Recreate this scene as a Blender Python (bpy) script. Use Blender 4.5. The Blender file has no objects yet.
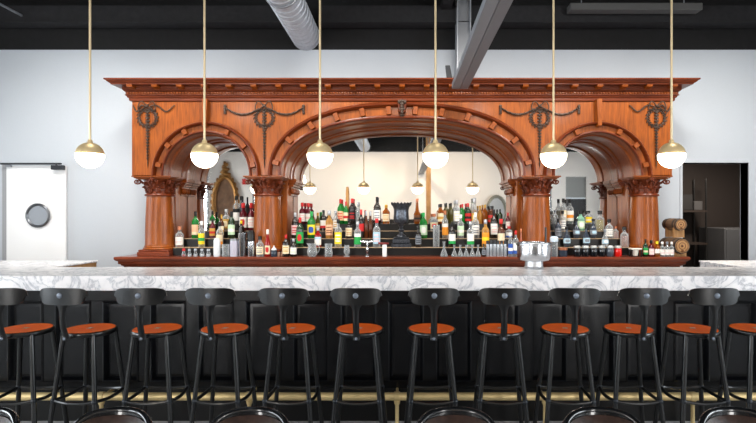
import bpy, math, random
from mathutils import Vector, Matrix
random.seed(7)
C = bpy.context.scene.collection
PI = math.pi
F, CX, HY, EYE = 510.0, 402.0, 217.0, 1.47
def wx(px, Y): return (px-CX)*Y/F
def wz(py, Y): return EYE-(py-HY)*Y/F

# ---------------------------------------------------------------- materials
def nt(name):
    m = bpy.data.materials.new(name); m.use_nodes = True
    t = m.node_tree; b = t.nodes['Principled BSDF']
    return m, t, b
def srgb(c):
    return tuple(((v/255)/12.92 if v/255 <= .04045 else ((v/255+.055)/1.055)**2.4) for v in c)+(1,)
_mc = {}
def mat(name, rgb, rough=.5, metal=0, trans=0, coat=0, emit=None, es=0, ior=1.45, bump=0, bscale=60, var=0, spec=.5):
    if name in _mc: return _mc[name]
    m, t, b = nt(name); col = srgb(rgb)
    b.inputs['Base Color'].default_value = col
    b.inputs['Roughness'].default_value = rough
    b.inputs['Metallic'].default_value = metal
    b.inputs['Transmission Weight'].default_value = trans
    b.inputs['Coat Weight'].default_value = coat
    b.inputs['Specular IOR Level'].default_value = spec
    b.inputs['IOR'].default_value = ior
    if emit:
        b.inputs['Emission Color'].default_value = srgb(emit); b.inputs['Emission Strength'].default_value = es
    if bump or var:
        tc = t.nodes.new('ShaderNodeTexCoord'); n = t.nodes.new('ShaderNodeTexNoise')
        n.inputs['Scale'].default_value = bscale; n.inputs['Detail'].default_value = 4
        t.links.new(tc.outputs['Object'], n.inputs['Vector'])
        if bump:
            bp = t.nodes.new('ShaderNodeBump'); bp.inputs['Strength'].default_value = bump; bp.inputs['Distance'].default_value = .01
            t.links.new(n.outputs['Fac'], bp.inputs['Height']); t.links.new(bp.outputs['Normal'], b.inputs['Normal'])
        if var:
            r = t.nodes.new('ShaderNodeValToRGB')
            r.color_ramp.elements[0].position = .3; r.color_ramp.elements[1].position = .7
            r.color_ramp.elements[0].color = tuple(v*(1-var) for v in col[:3])+(1,)
            r.color_ramp.elements[1].color = tuple(min(1, v*(1+var)) for v in col[:3])+(1,)
            t.links.new(n.outputs['Fac'], r.inputs['Fac']); t.links.new(r.outputs['Color'], b.inputs['Base Color'])
    _mc[name] = m
    return m
def wood(name, c0, c1, rough=.32, scale=(14, 14, 1.2), coat=.35):
    m, t, b = nt(name); N = t.nodes.new; L = t.links.new
    tc = N('ShaderNodeTexCoord'); mp = N('ShaderNodeMapping'); mp.inputs['Scale'].default_value = scale
    n = N('ShaderNodeTexNoise'); n.inputs['Scale'].default_value = 1.6; n.inputs['Detail'].default_value = 9; n.inputs['Roughness'].default_value = .68
    n.inputs['Distortion'].default_value = 1.2
    n2 = N('ShaderNodeTexNoise'); n2.inputs['Scale'].default_value = 3.0
    r = N('ShaderNodeValToRGB'); e = r.color_ramp.elements
    e[0].position = .24; e[0].color = srgb(c0); e[1].position = .72; e[1].color = srgb(c1)
    mx = N('ShaderNodeMix'); mx.data_type = 'RGBA'; mx.blend_type = 'MULTIPLY'; mx.inputs['Factor'].default_value = .55
    r2 = N('ShaderNodeValToRGB'); r2.color_ramp.elements[0].position = .3; r2.color_ramp.elements[0].color = (.5, .44, .4, 1); r2.color_ramp.elements[1].position = .62
    L(tc.outputs['Object'], mp.inputs['Vector']); L(mp.outputs['Vector'], n.inputs['Vector']); L(tc.outputs['Object'], n2.inputs['Vector'])
    L(n.outputs['Fac'], r.inputs['Fac']); L(n2.outputs['Fac'], r2.inputs['Fac'])
    L(r.outputs['Color'], mx.inputs['A']); L(r2.outputs['Color'], mx.inputs['B']); L(mx.outputs['Result'], b.inputs['Base Color'])
    b.inputs['Roughness'].default_value = rough; b.inputs['Specular IOR Level'].default_value = .28; b.inputs['Coat Weight'].default_value = coat; b.inputs['Coat Roughness'].default_value = .12
    return m
def marble(name):
    m, t, b = nt(name); N = t.nodes.new; L = t.links.new
    tc = N('ShaderNodeTexCoord')
    n = N('ShaderNodeTexNoise'); n.inputs['Scale'].default_value = 4.5; n.inputs['Detail'].default_value = 10; n.inputs['Roughness'].default_value = .62; n.inputs['Distortion'].default_value = 1.6
    s = N('ShaderNodeMath'); s.operation = 'SUBTRACT'; s.inputs[1].default_value = .5
    a = N('ShaderNodeMath'); a.operation = 'ABSOLUTE'
    r = N('ShaderNodeValToRGB'); e = r.color_ramp.elements
    e[0].position = 0; e[0].color = srgb((190, 193, 200)); e[1].position = .06; e[1].color = srgb((246, 246, 248))
    k = r.color_ramp.elements.new(.025); k.color = srgb((226, 228, 232))
    n2 = N('ShaderNodeTexNoise'); n2.inputs['Scale'].default_value = 9; n2.inputs['Detail'].default_value = 8; n2.inputs['Roughness'].default_value = .7
    r2 = N('ShaderNodeValToRGB'); r2.color_ramp.elements[0].position = .33; r2.color_ramp.elements[0].color = (.72, .73, .76, 1); r2.color_ramp.elements[1].position = .50
    mx = N('ShaderNodeMix'); mx.data_type = 'RGBA'; mx.blend_type = 'MULTIPLY'; mx.inputs['Factor'].default_value = .6
    L(tc.outputs['Object'], n.inputs['Vector']); L(tc.outputs['Object'], n2.inputs['Vector']); L(n.outputs['Fac'], s.inputs[0]); L(s.outputs[0], a.inputs[0]); L(a.outputs[0], r.inputs['Fac'])
    L(n2.outputs['Fac'], r2.inputs['Fac']); L(r.outputs['Color'], mx.inputs['A']); L(r2.outputs['Color'], mx.inputs['B']); L(mx.outputs['Result'], b.inputs['Base Color'])
    b.inputs['Roughness'].default_value = .26; b.inputs['Specular IOR Level'].default_value = .2
    return m
WOOD = wood('mahogany', (92, 40, 9), (178, 94, 27), rough=.36, coat=.12, scale=(26, 26, 1.8))
WOODH = wood('mahogany_across', (90, 38, 9), (166, 84, 25), scale=(1.8, 26, 26), rough=.36, coat=.12)
WOODD = wood('dark_mahogany', (72, 25, 8), (124, 53, 16), scale=(1.8, 26, 26), rough=.38, coat=.08)
WOODC = wood('counter_mahogany', (92, 36, 20), (142, 68, 40), scale=(1.2, 14, 14), rough=.3)
OAK = wood('pale_oak', (150, 104, 62), (206, 162, 110), rough=.5, coat=0)
BARK = wood('barrel_stave', (84, 66, 52), (138, 112, 88), rough=.6, coat=0, scale=(10, 1.2, 10))
MARBLE = marble('white_marble')
BRONZE = mat('dark_bronze', (62, 46, 36), .42, .3, bump=.3, bscale=120)
BLACK = mat('black_lacquer', (10, 10, 11), .35)
STEELBLK = mat('black_powdercoat', (7, 8, 10), .28, 0, coat=.35)
ORANGE = mat('orange_seat', (255, 106, 12), .42, spec=.25, bump=.05, bscale=30, var=.08)
BRASS = mat('brushed_brass', (232, 208, 160), .42, .6, bump=.03, bscale=200)
BRASSR = mat('polished_brass', (240, 214, 156), .45, .5)
OPAL = mat('opal_glass', (255, 250, 240), .25, emit=(255, 240, 218), es=7.0)
WALL = mat('white_paint', (189, 196, 204), .85, bump=.02, bscale=90, var=.015)
CREAM = mat('cream_paint', (238, 231, 224), .85, bump=.02, bscale=90)
DARKC = mat('black_ceiling_paint', (15, 15, 17), .8, bump=.2, bscale=14, var=.3)
DARKB = mat('dark_joist', (32, 32, 35), .75, bump=.2, bscale=14, var=.25)
GALV = mat('galvanised_steel', (196, 200, 208), .4, .4, bump=.05, bscale=40, var=.1)
IRON = mat('grey_painted_steel', (138, 142, 148), .5, .2)
IRONL = mat('light_grey_steel', (160, 164, 170), .45, .3)
CHROME = mat('polished_steel', (214, 217, 222), .22, 1)
NAVY = mat('navy_black_panel', (6, 7, 10), .27, spec=.45)
NAVYP = mat('navy_black_raised_panel', (7, 8, 12), .27, spec=.45)
CONC = mat('pale_concrete', (190, 190, 190), .6, bump=.05, bscale=6, var=.08)
LEATHER = mat('brown_leather', (54, 37, 30), .42, bump=.15, bscale=60, var=.45)
SHELL = mat('black_shell', (18, 19, 21), .22, coat=.7)
WHITEP = mat('white_plastic', (238, 238, 236), .4)
DOORW = mat('white_door_paint', (238, 240, 242), .6)
def mirror_mat():
    m, t, b = nt('silvered_mirror'); b.inputs['Base Color'].default_value = (.86, .84, .81, 1)
    b.inputs['Metallic'].default_value = 1; b.inputs['Roughness'].default_value = .02
    return m
MIRROR = mirror_mat()
def pane_mat(name='window_glass', tint=(1, 1, 1, 1)):
    m, t, b = nt(name); o = t.nodes['Material Output']; N = t.nodes.new
    tr = N('ShaderNodeBsdfTransparent'); tr.inputs['Color'].default_value = tint
    g = N('ShaderNodeBsdfGlossy'); g.inputs['Roughness'].default_value = .03
    f = N('ShaderNodeFresnel'); f.inputs['IOR'].default_value = 1.45
    mx = N('ShaderNodeMixShader')
    t.links.new(f.outputs['Fac'], mx.inputs['Fac']); t.links.new(tr.outputs[0], mx.inputs[1]); t.links.new(g.outputs[0], mx.inputs[2]); t.links.new(mx.outputs[0], o.inputs['Surface'])
    return m
PANE = pane_mat()
# thin bottle glass: tinted transparent + glossy rim
_gc = {}
def glass(name, rgb, body=.35):
    if name in _gc: return _gc[name]
    m, t, b = nt(name); o = t.nodes['Material Output']; N = t.nodes.new
    b.inputs['Base Color'].default_value = srgb(rgb); b.inputs['Roughness'].default_value = .08; b.inputs['Coat Weight'].default_value = .3
    tr = N('ShaderNodeBsdfTransparent'); c = srgb(rgb)
    tr.inputs['Color'].default_value = tuple(min(1, v**.6) for v in c[:3])+(1,)
    lw = N('ShaderNodeLayerWeight'); lw.inputs['Blend'].default_value = .5
    mr = N('ShaderNodeMapRange'); mr.inputs['From Min'].default_value = 0; mr.inputs['From Max'].default_value = 1
    mr.inputs['To Min'].default_value = body; mr.inputs['To Max'].default_value = min(1, body+.6)
    mx = N('ShaderNodeMixShader')
    t.links.new(lw.outputs['Facing'], mr.inputs['Value']); t.links.new(mr.outputs['Result'], mx.inputs['Fac'])
    t.links.new(tr.outputs[0], mx.inputs[1]); t.links.new(b.outputs[0], mx.inputs[2]); t.links.new(mx.outputs[0], o.inputs['Surface'])
    _gc[name] = m
    return m
G = {'clear': glass('clear_glass', (214, 218, 220), .16), 'amber': glass('amber_glass', (170, 92, 26), .4), 'green': glass('green_glass', (28, 140, 52), .5),
     'dkgreen': glass('dark_green_glass', (22, 54, 30), .75), 'dark': glass('dark_glass', (28, 22, 20), .88), 'red': glass('red_glass', (168, 28, 26), .6),
     'magenta': glass('magenta_glass', (96, 18, 34), .7), 'pale': glass('pale_green_glass', (150, 206, 178), .5), 'slate': glass('slate_glass', (58, 68, 82), .75),
     'brown': glass('brown_glass', (92, 46, 20), .65), 'olive': glass('olive_glass', (84, 78, 28), .6), 'yellow': glass('yellow_glass', (226, 206, 110), .4),
     'rose': glass('rose_glass', (232, 186, 170), .45), 'gold': glass('gold_glass', (204, 150, 76), .5), 'copper': glass('copper_glass', (190, 110, 84), .6)}
PCOL = {'white': (238, 236, 230), 'cream': (232, 216, 182), 'peach': (232, 182, 144), 'red': (196, 34, 34), 'black': (15, 15, 17), 'gold': (196, 152, 66), 'yellow': (240, 214, 40),
        'green': (30, 158, 74), 'blue': (44, 86, 168), 'orange': (236, 150, 40), 'pink': (236, 196, 196), 'silver': (190, 192, 196), 'grey': (128, 134, 142), 'palegreen': (196, 224, 190), 'paleblue': (176, 208, 226), 'copper': (190, 118, 84), 'brown': (110, 66, 38), 'tan': (196, 150, 92)}
def paper(c): return mat('paper_'+c, PCOL[c], .55)
def capm(c): return mat('cap_'+c, PCOL[c], .35, .6 if c in ('gold', 'silver', 'copper') else 0)

# ---------------------------------------------------------------- mesh builder
class MB:
    def __init__(s): s.v = []; s.f = []; s.m = []
    def add(s, vs, fs, mi=0):
        o = len(s.v); s.v += [tuple(v) for v in vs]
        for f in fs: s.f.append(tuple(i+o for i in f)); s.m.append(mi)
        return s
    def box(s, x0, x1, y0, y1, z0, z1, b=0, mi=0):
        if b <= 0:
            vs = [(x, y, z) for z in (z0, z1) for y in (y0, y1) for x in (x0, x1)]
            return s.add(vs, [(0, 2, 3, 1), (4, 5, 7, 6), (0, 1, 5, 4), (2, 6, 7, 3), (0, 4, 6, 2), (1, 3, 7, 5)], mi)
        b = min(b, (x1-x0)*.45, (y1-y0)*.45, (z1-z0)*.45)
        import itertools
        c = ((x0+x1)/2, (y0+y1)/2, (z0+z1)/2); h = ((x1-x0)/2, (y1-y0)/2, (z1-z0)/2)
        vs = []; idx = {}
        for sg in itertools.product((-1, 1), repeat=3):
            for ax in range(3):
                idx[(sg, ax)] = len(vs)
                vs.append(tuple(c[k]+sg[k]*(h[k] if k == ax else h[k]-b) for k in range(3)))
        fs = []
        for ax in range(3):
            o1, o2 = [k for k in range(3) if k != ax]
            for sg in (-1, 1):
                q = []
                for a, bb in ((-1, -1), (1, -1), (1, 1), (-1, 1)):
                    t = [0]*3; t[ax] = sg; t[o1] = a; t[o2] = bb; q.append(idx[(tuple(t), ax)])
                fs.append(q)
            for a in (-1, 1):
                for bb in (-1, 1):
                    t0 = [0]*3; t1 = [0]*3
                    t0[o1] = t1[o1] = a; t0[o2] = t1[o2] = bb; t0[ax] = -1; t1[ax] = 1; t0 = tuple(t0); t1 = tuple(t1)
                    fs.append([idx[(t0, o1)], idx[(t1, o1)], idx[(t1, o2)], idx[(t0, o2)]])
        for sg in itertools.product((-1, 1), repeat=3): fs.append([idx[(sg, 0)], idx[(sg, 1)], idx[(sg, 2)]])
        cc = Vector(c); out = []
        for f in fs:
            p = [Vector(vs[i]) for i in f]; n = (p[1]-p[0]).cross(p[2]-p[0])
            if n.dot(sum(p, Vector())/len(p)-cc) < 0: f = f[::-1]
            out.append(tuple(f))
        return s.add(vs, out, mi)
    def lathe(s, prof, cx=0, cy=0, n=24, mi=0, axis='z', cz=0, sx=1, sy=1):
        vs = []; fs = []; k = len(prof)
        for i in range(n):
            a = 2*PI*i/n
            for r, z in prof:
                x, y = r*math.cos(a)*sx, r*math.sin(a)*sy
                if axis == 'z': vs.append((cx+x, cy+y, cz+z))
                elif axis == 'y': vs.append((cx+x, cy+z, cz-y))
                else: vs.append((cx+z, cy+x, cz+y))
        for i in range(n):
            j = (i+1) % n
            for q in range(k-1):
                fs.append((i*k+q, j*k+q, j*k+q+1, i*k+q+1))
        s.add(vs, fs, mi)
        return s
    def tube(s, pts, r, n=8, mi=0, closed=False, flat=1.0):
        P = [Vector(p) for p in pts]; k = len(P)
        R = r if isinstance(r, (list, tuple)) else [r]*k
        vs = []; fs = []; up = None
        for i in range(k):
            if closed: t = P[(i+1) % k]-P[i-1]
            else: t = P[min(i+1, k-1)]-P[max(i-1, 0)]
            t.normalize()
            if up is None:
                up = Vector((0, 0, 1)) if abs(t.z) < .9 else Vector((0, 1, 0))
            up = (up-t*up.dot(t)).normalized(); b = t.cross(up)
            for j in range(n):
                a = 2*PI*j/n
                vs.append(P[i]+up*(math.cos(a)*R[i])+b*(math.sin(a)*R[i]*flat))
        m = k if closed else k-1
        for i in range(m):
            i2 = (i+1) % k
            for j in range(n):
                j2 = (j+1) % n
                fs.append((i*n+j, i*n+j2, i2*n+j2, i2*n+j))
        if not closed: fs += [tuple(range(n))[::-1], tuple((k-1)*n+j for j in range(n))]
        return s.add(vs, fs, mi)
    def ell(s, c, r, nu=8, nv=5, mi=0, rot=None):
        vs = [(0, 0, -1)]; fs = []
        for i in range(1, nv):
            t = -PI/2+PI*i/nv
            for j in range(nu):
                a = 2*PI*j/nu; vs.append((math.cos(t)*math.cos(a), math.cos(t)*math.sin(a), math.sin(t)))
        vs.append((0, 0, 1)); L = len(vs)-1
        for j in range(nu):
            j2 = (j+1) % nu
            fs.append((0, 1+j2, 1+j)); fs.append((L, L-nu+j, L-nu+j2))
            for i in range(nv-2): fs.append((1+i*nu+j, 1+i*nu+j2, 1+(i+1)*nu+j2, 1+(i+1)*nu+j))
        M = rot if rot is not None else Matrix.Identity(3)
        return s.add([tuple(Vector(c)+M @ Vector((v[0]*r[0], v[1]*r[1], v[2]*r[2]))) for v in vs], fs, mi)
    def hexa(s, p8, mi=0):
        return s.add(p8, [(0, 3, 2, 1), (4, 5, 6, 7), (0, 1, 5, 4), (1, 2, 6, 5), (2, 3, 7, 6), (3, 0, 4, 7)], mi)
    def strip(s, rows, mi=0, closed=False):
        k = len(rows[0]); vs = [p for r in rows for p in r]; fs = []
        n = len(rows) if closed else len(rows)-1
        for i in range(n):
            i2 = (i+1) % len(rows)
            for q in range(k-1): fs.append((i*k+q, i2*k+q, i2*k+q+1, i*k+q+1))
        return s.add(vs, fs, mi)

WL = {}
def world(o): return WL.get(o.name, Vector((0, 0, 0)))
def obj(name, mb, mats, parent=None, smooth=35, origin=None):
    me = bpy.data.meshes.new(name)
    v = mb.v
    lo = [min(p[k] for p in v) for k in range(3)]; hi = [max(p[k] for p in v) for k in range(3)]
    o0 = Vector(origin) if origin is not None else Vector(((lo[0]+hi[0])/2, (lo[1]+hi[1])/2, lo[2]))
    me.from_pydata([tuple(Vector(p)-o0) for p in v], [], mb.f)
    for m in (mats if isinstance(mats, (list, tuple)) else [mats]): me.materials.append(m)
    me.polygons.foreach_set('material_index', mb.m)
    import bmesh
    bm = bmesh.new(); bm.from_mesh(me); bmesh.ops.recalc_face_normals(bm, faces=bm.faces); bm.to_mesh(me); bm.free()
    if smooth:
        me.polygons.foreach_set('use_smooth', [True]*len(me.polygons)); me.set_sharp_from_angle(angle=math.radians(smooth))
    me.update()
    o = bpy.data.objects.new(name, me); C.objects.link(o)
    if parent is not None:
        o.parent = parent; o.location = o0-world(parent)
    else: o.location = o0
    WL[o.name] = o0
    return o
LABELS = []
def tag(o, label, cat, group=None):
    o['label'] = label; o['category'] = cat; LABELS.append(label)
    if group: o['group'] = group
    return o
def thing(name, loc, label, cat, group=None):
    o = bpy.data.objects.new(name, None); C.objects.link(o); o.location = loc; o.empty_display_size = .1
    WL[o.name] = Vector(loc)
    return tag(o, label, cat, group)
def struct(name, mb, mats, parent=None, smooth=35):
    o = obj(name, mb, mats, parent, smooth); o['kind'] = 'structure'
    return o
def kids(o): return [c for c in bpy.data.objects if c.parent == o]
def dup(root, loc, label, group=None, rz=0, children=None):
    r = root.copy(); C.objects.link(r); r.location = loc; r.rotation_euler = (0, 0, rz); r['label'] = label; LABELS.append(label)
    if group: r['group'] = group
    for ch in kids(root):
        c = ch.copy(); C.objects.link(c); c.parent = r
        for g in kids(ch):
            d = g.copy(); C.objects.link(d); d.parent = c
    return r
ORD = ['first', 'second', 'third', 'fourth', 'fifth', 'sixth', 'seventh', 'eighth', 'ninth', 'tenth', 'eleventh', 'twelfth']
# ---------------------------------------------------------------- room shell
XL, XR, YB, YF, ZC, ZW = -7.2, 7.2, 6.3, -3.8, 4.5, 3.535
struct('floor', MB().box(XL-.2, XR+.2, YF-.2, 8.9, -.1, 0), CONC)
struct('ceiling', MB().box(XL-.2, XR+.2, YF-.2, 8.9, ZC, ZC+.1), DARKC)
PX0, PX1, PZ = 3.46, 4.275, 2.14          # dark passage in the back wall
b = MB(); b.box(XL, PX0, YB, YB+.14, 0, ZW); b.box(PX1, XR, YB, YB+.14, 0, ZW); b.box(PX0, PX1, YB, YB+.14, PZ, ZW)
struct('wall_back', b, WALL)
struct('wall_back_upper', MB().box(XL, XR, YB+.02, YB+.14, ZW, ZC), DARKC)
def wall_with_holes(name, axis, at, th, lo, hi, holes, m, z1):
    b = MB(); cur = lo
    def bx(a, c, z0, zz):
        if c-a < 1e-4 or zz-z0 < 1e-4: return
        if axis == 'x': b.box(a, c, at, at+th, z0, zz)
        else: b.box(at, at+th, a, c, z0, zz)
    for a, c, z0, zz in holes:
        bx(cur, a, 0, z1); bx(a, c, 0, z0); bx(a, c, zz, z1); cur = c
    bx(cur, hi, 0, z1)
    return struct(name, b, m)
FH = [(-6.75, -6.15, .3, 3.1), (-4.75, -3.45, .35, 3.2), (3.45, 4.75, .35, 3.2), (5.2, 5.86, 0, 2.75)]  # the two wide openings are added, unseen, to light the bar front
wall_with_holes('wall_front', 'x', YF-.14, .14, XL, XR, FH, CREAM, ZW)
struct('wall_front_upper', MB().box(XL, XR, YF-.14, YF-.02, ZW, ZC), DARKC)
LH = [(-3.0, -.6, .5, 3.2), (-.1, 2.3, .5, 3.2), (2.8, 5.2, .5, 3.2)]
RH = [(-3.0, -.6, .5, 3.2), (-.1, 2.3, .5, 3.2)]
wall_with_holes('wall_left', 'y', XL-.14, .14, YF, YB, LH, WALL, ZW)
wall_with_holes('wall_right', 'y', XR, .14, YF, YB, RH, WALL, ZW)
struct('wall_left_upper', MB().box(XL-.14, XL-.02, YF, YB, ZW, ZC), DARKC)
struct('wall_right_upper', MB().box(XR+.02, XR+.14, YF, YB, ZW, ZC), DARKC)
struct('dark_reflection_board', MB().box(-3.4, 3.4, YF, YF+.04, 0, 1.35).box(-3.4, 3.4, YF, YF+.06, 1.35, 1.40), mat('added_dark_board', (30, 28, 28), .5))  # added unseen dark board, darkens what the bar front and stools reflect
wn = 0
def window(axis, at, a, c, z0, z1, nm=None):
    global wn; wn += 1
    f = MB(); w = .06
    def bx(p, q, zz0, zz1, t=.05):
        if axis == 'x': f.box(p, q, at-t, at+t, zz0, zz1)
        else: f.box(at-t, at+t, p, q, zz0, zz1)
    bx(a, a+w, z0, z1); bx(c-w, c, z0, z1); bx(a, c, z0, z0+w); bx(a, c, z1-w, z1)
    n = max(1, round((c-a)/.9))
    for i in range(1, n): x = a+(c-a)*i/n; bx(x-.025, x+.025, z0, z1, .04)
    if z1-z0 > 2: bx(a, c, z1-.75, z1-.7, .04)
    o = struct(f'window_{wn}', f, IRON)
    p = MB()
    if axis == 'x': p.box(a+.03, c-.03, at-.004, at+.004, z0+.03, z1-.03)
    else: p.box(at-.004, at+.004, a+.03, c-.03, z0+.03, z1-.03)
    obj('window_pane', p, PANE, o)
for a, c, z0, z1 in FH[:3]: window('x', YF-.07, a, c, z0, z1)  # the wide pair are added fill windows, outside every mirror's view
for a, c, z0, z1 in LH: window('y', XL-.07, a, c, z0, z1)
for a, c, z0, z1 in RH: window('y', XR+.07, a, c, z0, z1)
# grey glazed door in the wall opposite the bar
d = struct('door_2', MB().box(5.2, 5.86, YF-.1, YF-.04, 0, 2.05), mat('charcoal_door', (52, 52, 54), .45))
obj('transom', MB().box(5.2, 5.86, YF-.1, YF-.05, 2.09, 2.75), mat('grey_glass', (150, 150, 148), .3), d)
# dark pantry behind the passage
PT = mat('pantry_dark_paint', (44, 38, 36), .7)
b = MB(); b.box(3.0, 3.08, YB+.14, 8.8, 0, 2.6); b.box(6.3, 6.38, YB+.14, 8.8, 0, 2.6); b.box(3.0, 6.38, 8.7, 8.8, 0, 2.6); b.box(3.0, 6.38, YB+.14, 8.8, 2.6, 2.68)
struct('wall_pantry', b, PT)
struct('trim_1', MB().box(PX0-.03, PX0, YB-.012, YB+.15, 0, PZ+.03).box(PX1, PX1+.03, YB-.012, YB+.15, 0, PZ+.03).box(PX0, PX1, YB-.012, YB+.15, PZ, PZ+.03), WALL)
# white door left of the bar
D0, D1, DZ = wx(9, YB), wx(68, YB), 2.10
d1 = struct('door_1', MB().box(D0, D1, YB-.045, YB-.005, .01, DZ, .004), DOORW)
struct('trim_2', MB().box(D0-.06, D0-.008, YB-.03, YB+.0, 0, DZ+.02), mat('grey_door_frame', (150, 152, 156), .4))
pc = Vector((wx(38.5, YB-.05), YB-.05, wz(215.5, YB-.05)))
pr = obj('porthole_ring', MB().lathe([(.118, -.012), (.122, .0), (.145, .0), (.150, -.016), (.132, -.026), (.118, -.012)], pc.x, pc.y, 36, axis='y', cz=pc.z), mat('porthole_steel', (120, 124, 130), .3, .8), d1)
obj('porthole_glass', MB().lathe([(0, -.006), (.12, -.006), (.12, 0), (0, 0)], pc.x, pc.y, 36, axis='y', cz=pc.z), mat('porthole_glass', (150, 157, 166), .15), pr)
c = MB(); c.box(wx(6, YB), wx(66, YB), YB-.10, YB-.07, DZ+.008, DZ+.03, .004); c.box(wx(57, YB), wx(68, YB), YB-.12, YB-.045, DZ-.055, DZ+.0, .006)
c.tube([(wx(62, YB), YB-.1, DZ-.01), (wx(62, YB), YB-.1, DZ+.02)], .012)
obj('door_closer', c, mat('dark_steel', (58, 60, 64), .4, .6), d1)
obj('door_stop', MB().box(wx(10, YB), wx(15, YB), YB-.08, YB-.0451, DZ-.02, DZ+.006), IRON, d1)

# ---------------------------------------------------------------- ceiling steel, duct
t = thing('air_duct', (-1.185, 1, 3.5), 'round spiral galvanised steel air duct running under the black ceiling to the back wall', 'duct')
pts = MB(); k = 0; rows = []
y = YF
prof = []
while y < YB-.02:
    prof += [(.168, y), (.168, y+.085), (.176, y+.095), (.168, y+.105)]; y += .115
prof = [(0.15, prof[0][1])]+[(r, min(y, YB+.03)) for r, y in prof]
pts.lathe(prof, -1.185, 0, 28, axis='y', cz=3.70)
obj('duct_tube', pts, GALV, t, 25)
h = MB()
for yy in (5.0, 2.2, -.8): h.lathe([(.178, yy-.015), (.184, yy-.015), (.184, yy+.015), (.178, yy+.015)], -1.185, 0, 28, axis='y', cz=3.70)
obj('hanging_strap', h, IRONL, t)
h = MB()
for yy in (5.0, 2.2, -.8): h.tube([(-1.185, yy, 3.88), (-1.185, yy, ZC)], .006)
obj('hanger_rod', h, IRONL, t)

t = thing('steel_beam', (.61, 0, 2.8), 'grey double-channel steel beam running overhead from the camera side to the cornice', 'beam')
for s, nm in ((-1, 'channel'), (1, 'channel')):
    x0, x1 = (.527, .6075) if s < 0 else (.6125, .695)
    q = MB(); q.box(x0, x1, YF+.01, 5.385, 2.823, 2.833); q.box(x0, x0+.008, YF+.01, 5.385, 2.833, 2.885); q.box(x1-.008, x1, YF+.01, 5.385, 2.833, 2.885)
    obj(nm, q, IRON if s < 0 else mat('mid_grey_steel', (124, 127, 133), .5, .2), t)
q = MB()
for yy in (.5, -2.6, 2.2): q.tube([(.61, yy, 2.83), (.61, yy, ZC)], .009)
obj('hanger_rod', q, IRONL, t)
t = thing('steel_post', (.73, 6.08, 2.9455), 'light grey steel post rising from the top of the carved back bar to the ceiling', 'post')
q = MB(); q.box(.645, .655, 5.98, 6.18, 2.9455, ZC); q.box(.80, .81, 5.98, 6.18, 2.9455, ZC); obj('flange', q, IRONL, t)
obj('web', MB().box(.655, .80, 6.06, 6.075, 2.9455, ZC), IRON, t)
t = obj('steel_angle', MB().hexa([(.53, 5.85, 2.9455), (.60, 5.85, 2.9455), (.60, 5.9, 2.9455), (.53, 5.9, 2.9455), (.50, 5.85, 3.21), (.55, 5.85, 3.21), (.55, 5.9, 3.21), (.50, 5.9, 3.21)]), mat('charcoal_plate', (46, 48, 52), .7))
tag(t, 'short dark tilted steel plate standing on top of the cornice beside the grey post', 'plate')
# joists and services
LB = ['black ledger beam along the top of the back wall', 'black ceiling beam crossing above the bar counter', 'black ceiling beam crossing above the bar stools', 'black ceiling beam crossing behind the camera', 'black ceiling beam over the wall opposite the bar']
for i, (y0, z0, hh) in enumerate(((6.16, 3.80, .2), (4.3, 4.05, .25), (2.3, 4.05, .25), (.2, 4.05, .25), (-2.0, 4.05, .25))):
    q = MB()
    for x0, x1 in ((XL, -1.185-.19), (-1.185+.19, XR)) if z0 < 3.88 else ((XL, XR),):
        q.box(x0, x1, y0-.06, y0+.07, z0, z0+hh); q.box(x0, x1, y0-.1, y0+.11, z0-.012, z0)
    o = obj('ceiling_beam', q, DARKB); tag(o, LB[i], 'beam', 'black ceiling beams')
JX = [(.53, 3.95), (-4.2, 4.2), (2.6, 4.2), (4.4, 4.2), (-2.8, 4.2)]
JL = ['black lengthwise joist above the grey steel beam', 'black lengthwise joist above the white door', 'black lengthwise joist above the second pendant from right', 'black lengthwise joist above the dark passage', 'black lengthwise joist above the leftmost pendant']
for (x, z), l in zip(JX, JL):
    o = obj('ceiling_joist', MB().box(x-.06, x+.06, YF+.01, YB-.0, z, z+.1), DARKB); tag(o, l, 'joist', 'black lengthwise joists')
for x, z, l in ((-4.55, 3.88, 'thin grey conduit running toward the back wall at far left'),):
    o = obj('conduit', MB().tube([(x, YF, z), (x, YB, z)], .014), IRON); tag(o, l, 'conduit')
t = thing('cable_tray', (2.7, 5.97, ZC), 'flat grey metal tray hung under the ceiling above the back bar\'s right end', 'tray')
obj('tray', MB().box(1.95, 3.48, 5.9, 6.04, 3.87, 3.95, .005), mat('dusty_grey_steel', (84, 84, 84), .6), t)
for x in (2.1, 3.3): obj('hanger_rod', MB().tube([(x, 5.97, 3.95), (x, 5.97, ZC)], .007), IRON, t)

# ---------------------------------------------------------------- room seen only in the mirrors
t = thing('globe_chandelier', (-2.9, -1.6, ZC), 'brass chandelier of five glowing globes reflected at the left of the main mirror', 'chandelier')
obj('stem', MB().tube([(-2.9, -1.6, ZC), (-2.9, -1.6, 2.75)], .012), BRASS, t)
for i in range(5):
    a = 2*PI*i/5+.3; x, y, z = -2.9+.22*math.cos(a), -1.6+.22*math.sin(a), 2.45+.15*math.sin(i*2.1)
    ar = obj('arm', MB().tube([(-2.9, -1.6, 2.78), (x, y, 2.72), (x, y, z+.06)], .008), BRASS, t)
    obj('globe', MB().ell((x, y, z), (.075, .075, .075), 16, 10), OPAL, ar)
o = obj('wooden_post', MB().box(.7, .84, -2.55, -2.4, 0, ZC, .008), OAK); tag(o, 'square pale wooden post reflected in the main mirror', 'post')
t = thing('gilded_frame', (-5.6, YF+.06, 1.1), 'tall ornate gilded oval frame reflected in the left mirror', 'frame')
ring = [(-5.6+.36*math.cos(a), YF+.04, 1.95+.78*math.sin(a)) for a in [2*PI*i/40 for i in range(40)]]
GILT = mat('gilding', (150, 104, 52), .4, .6, bump=.6, bscale=30, var=.3)
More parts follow.
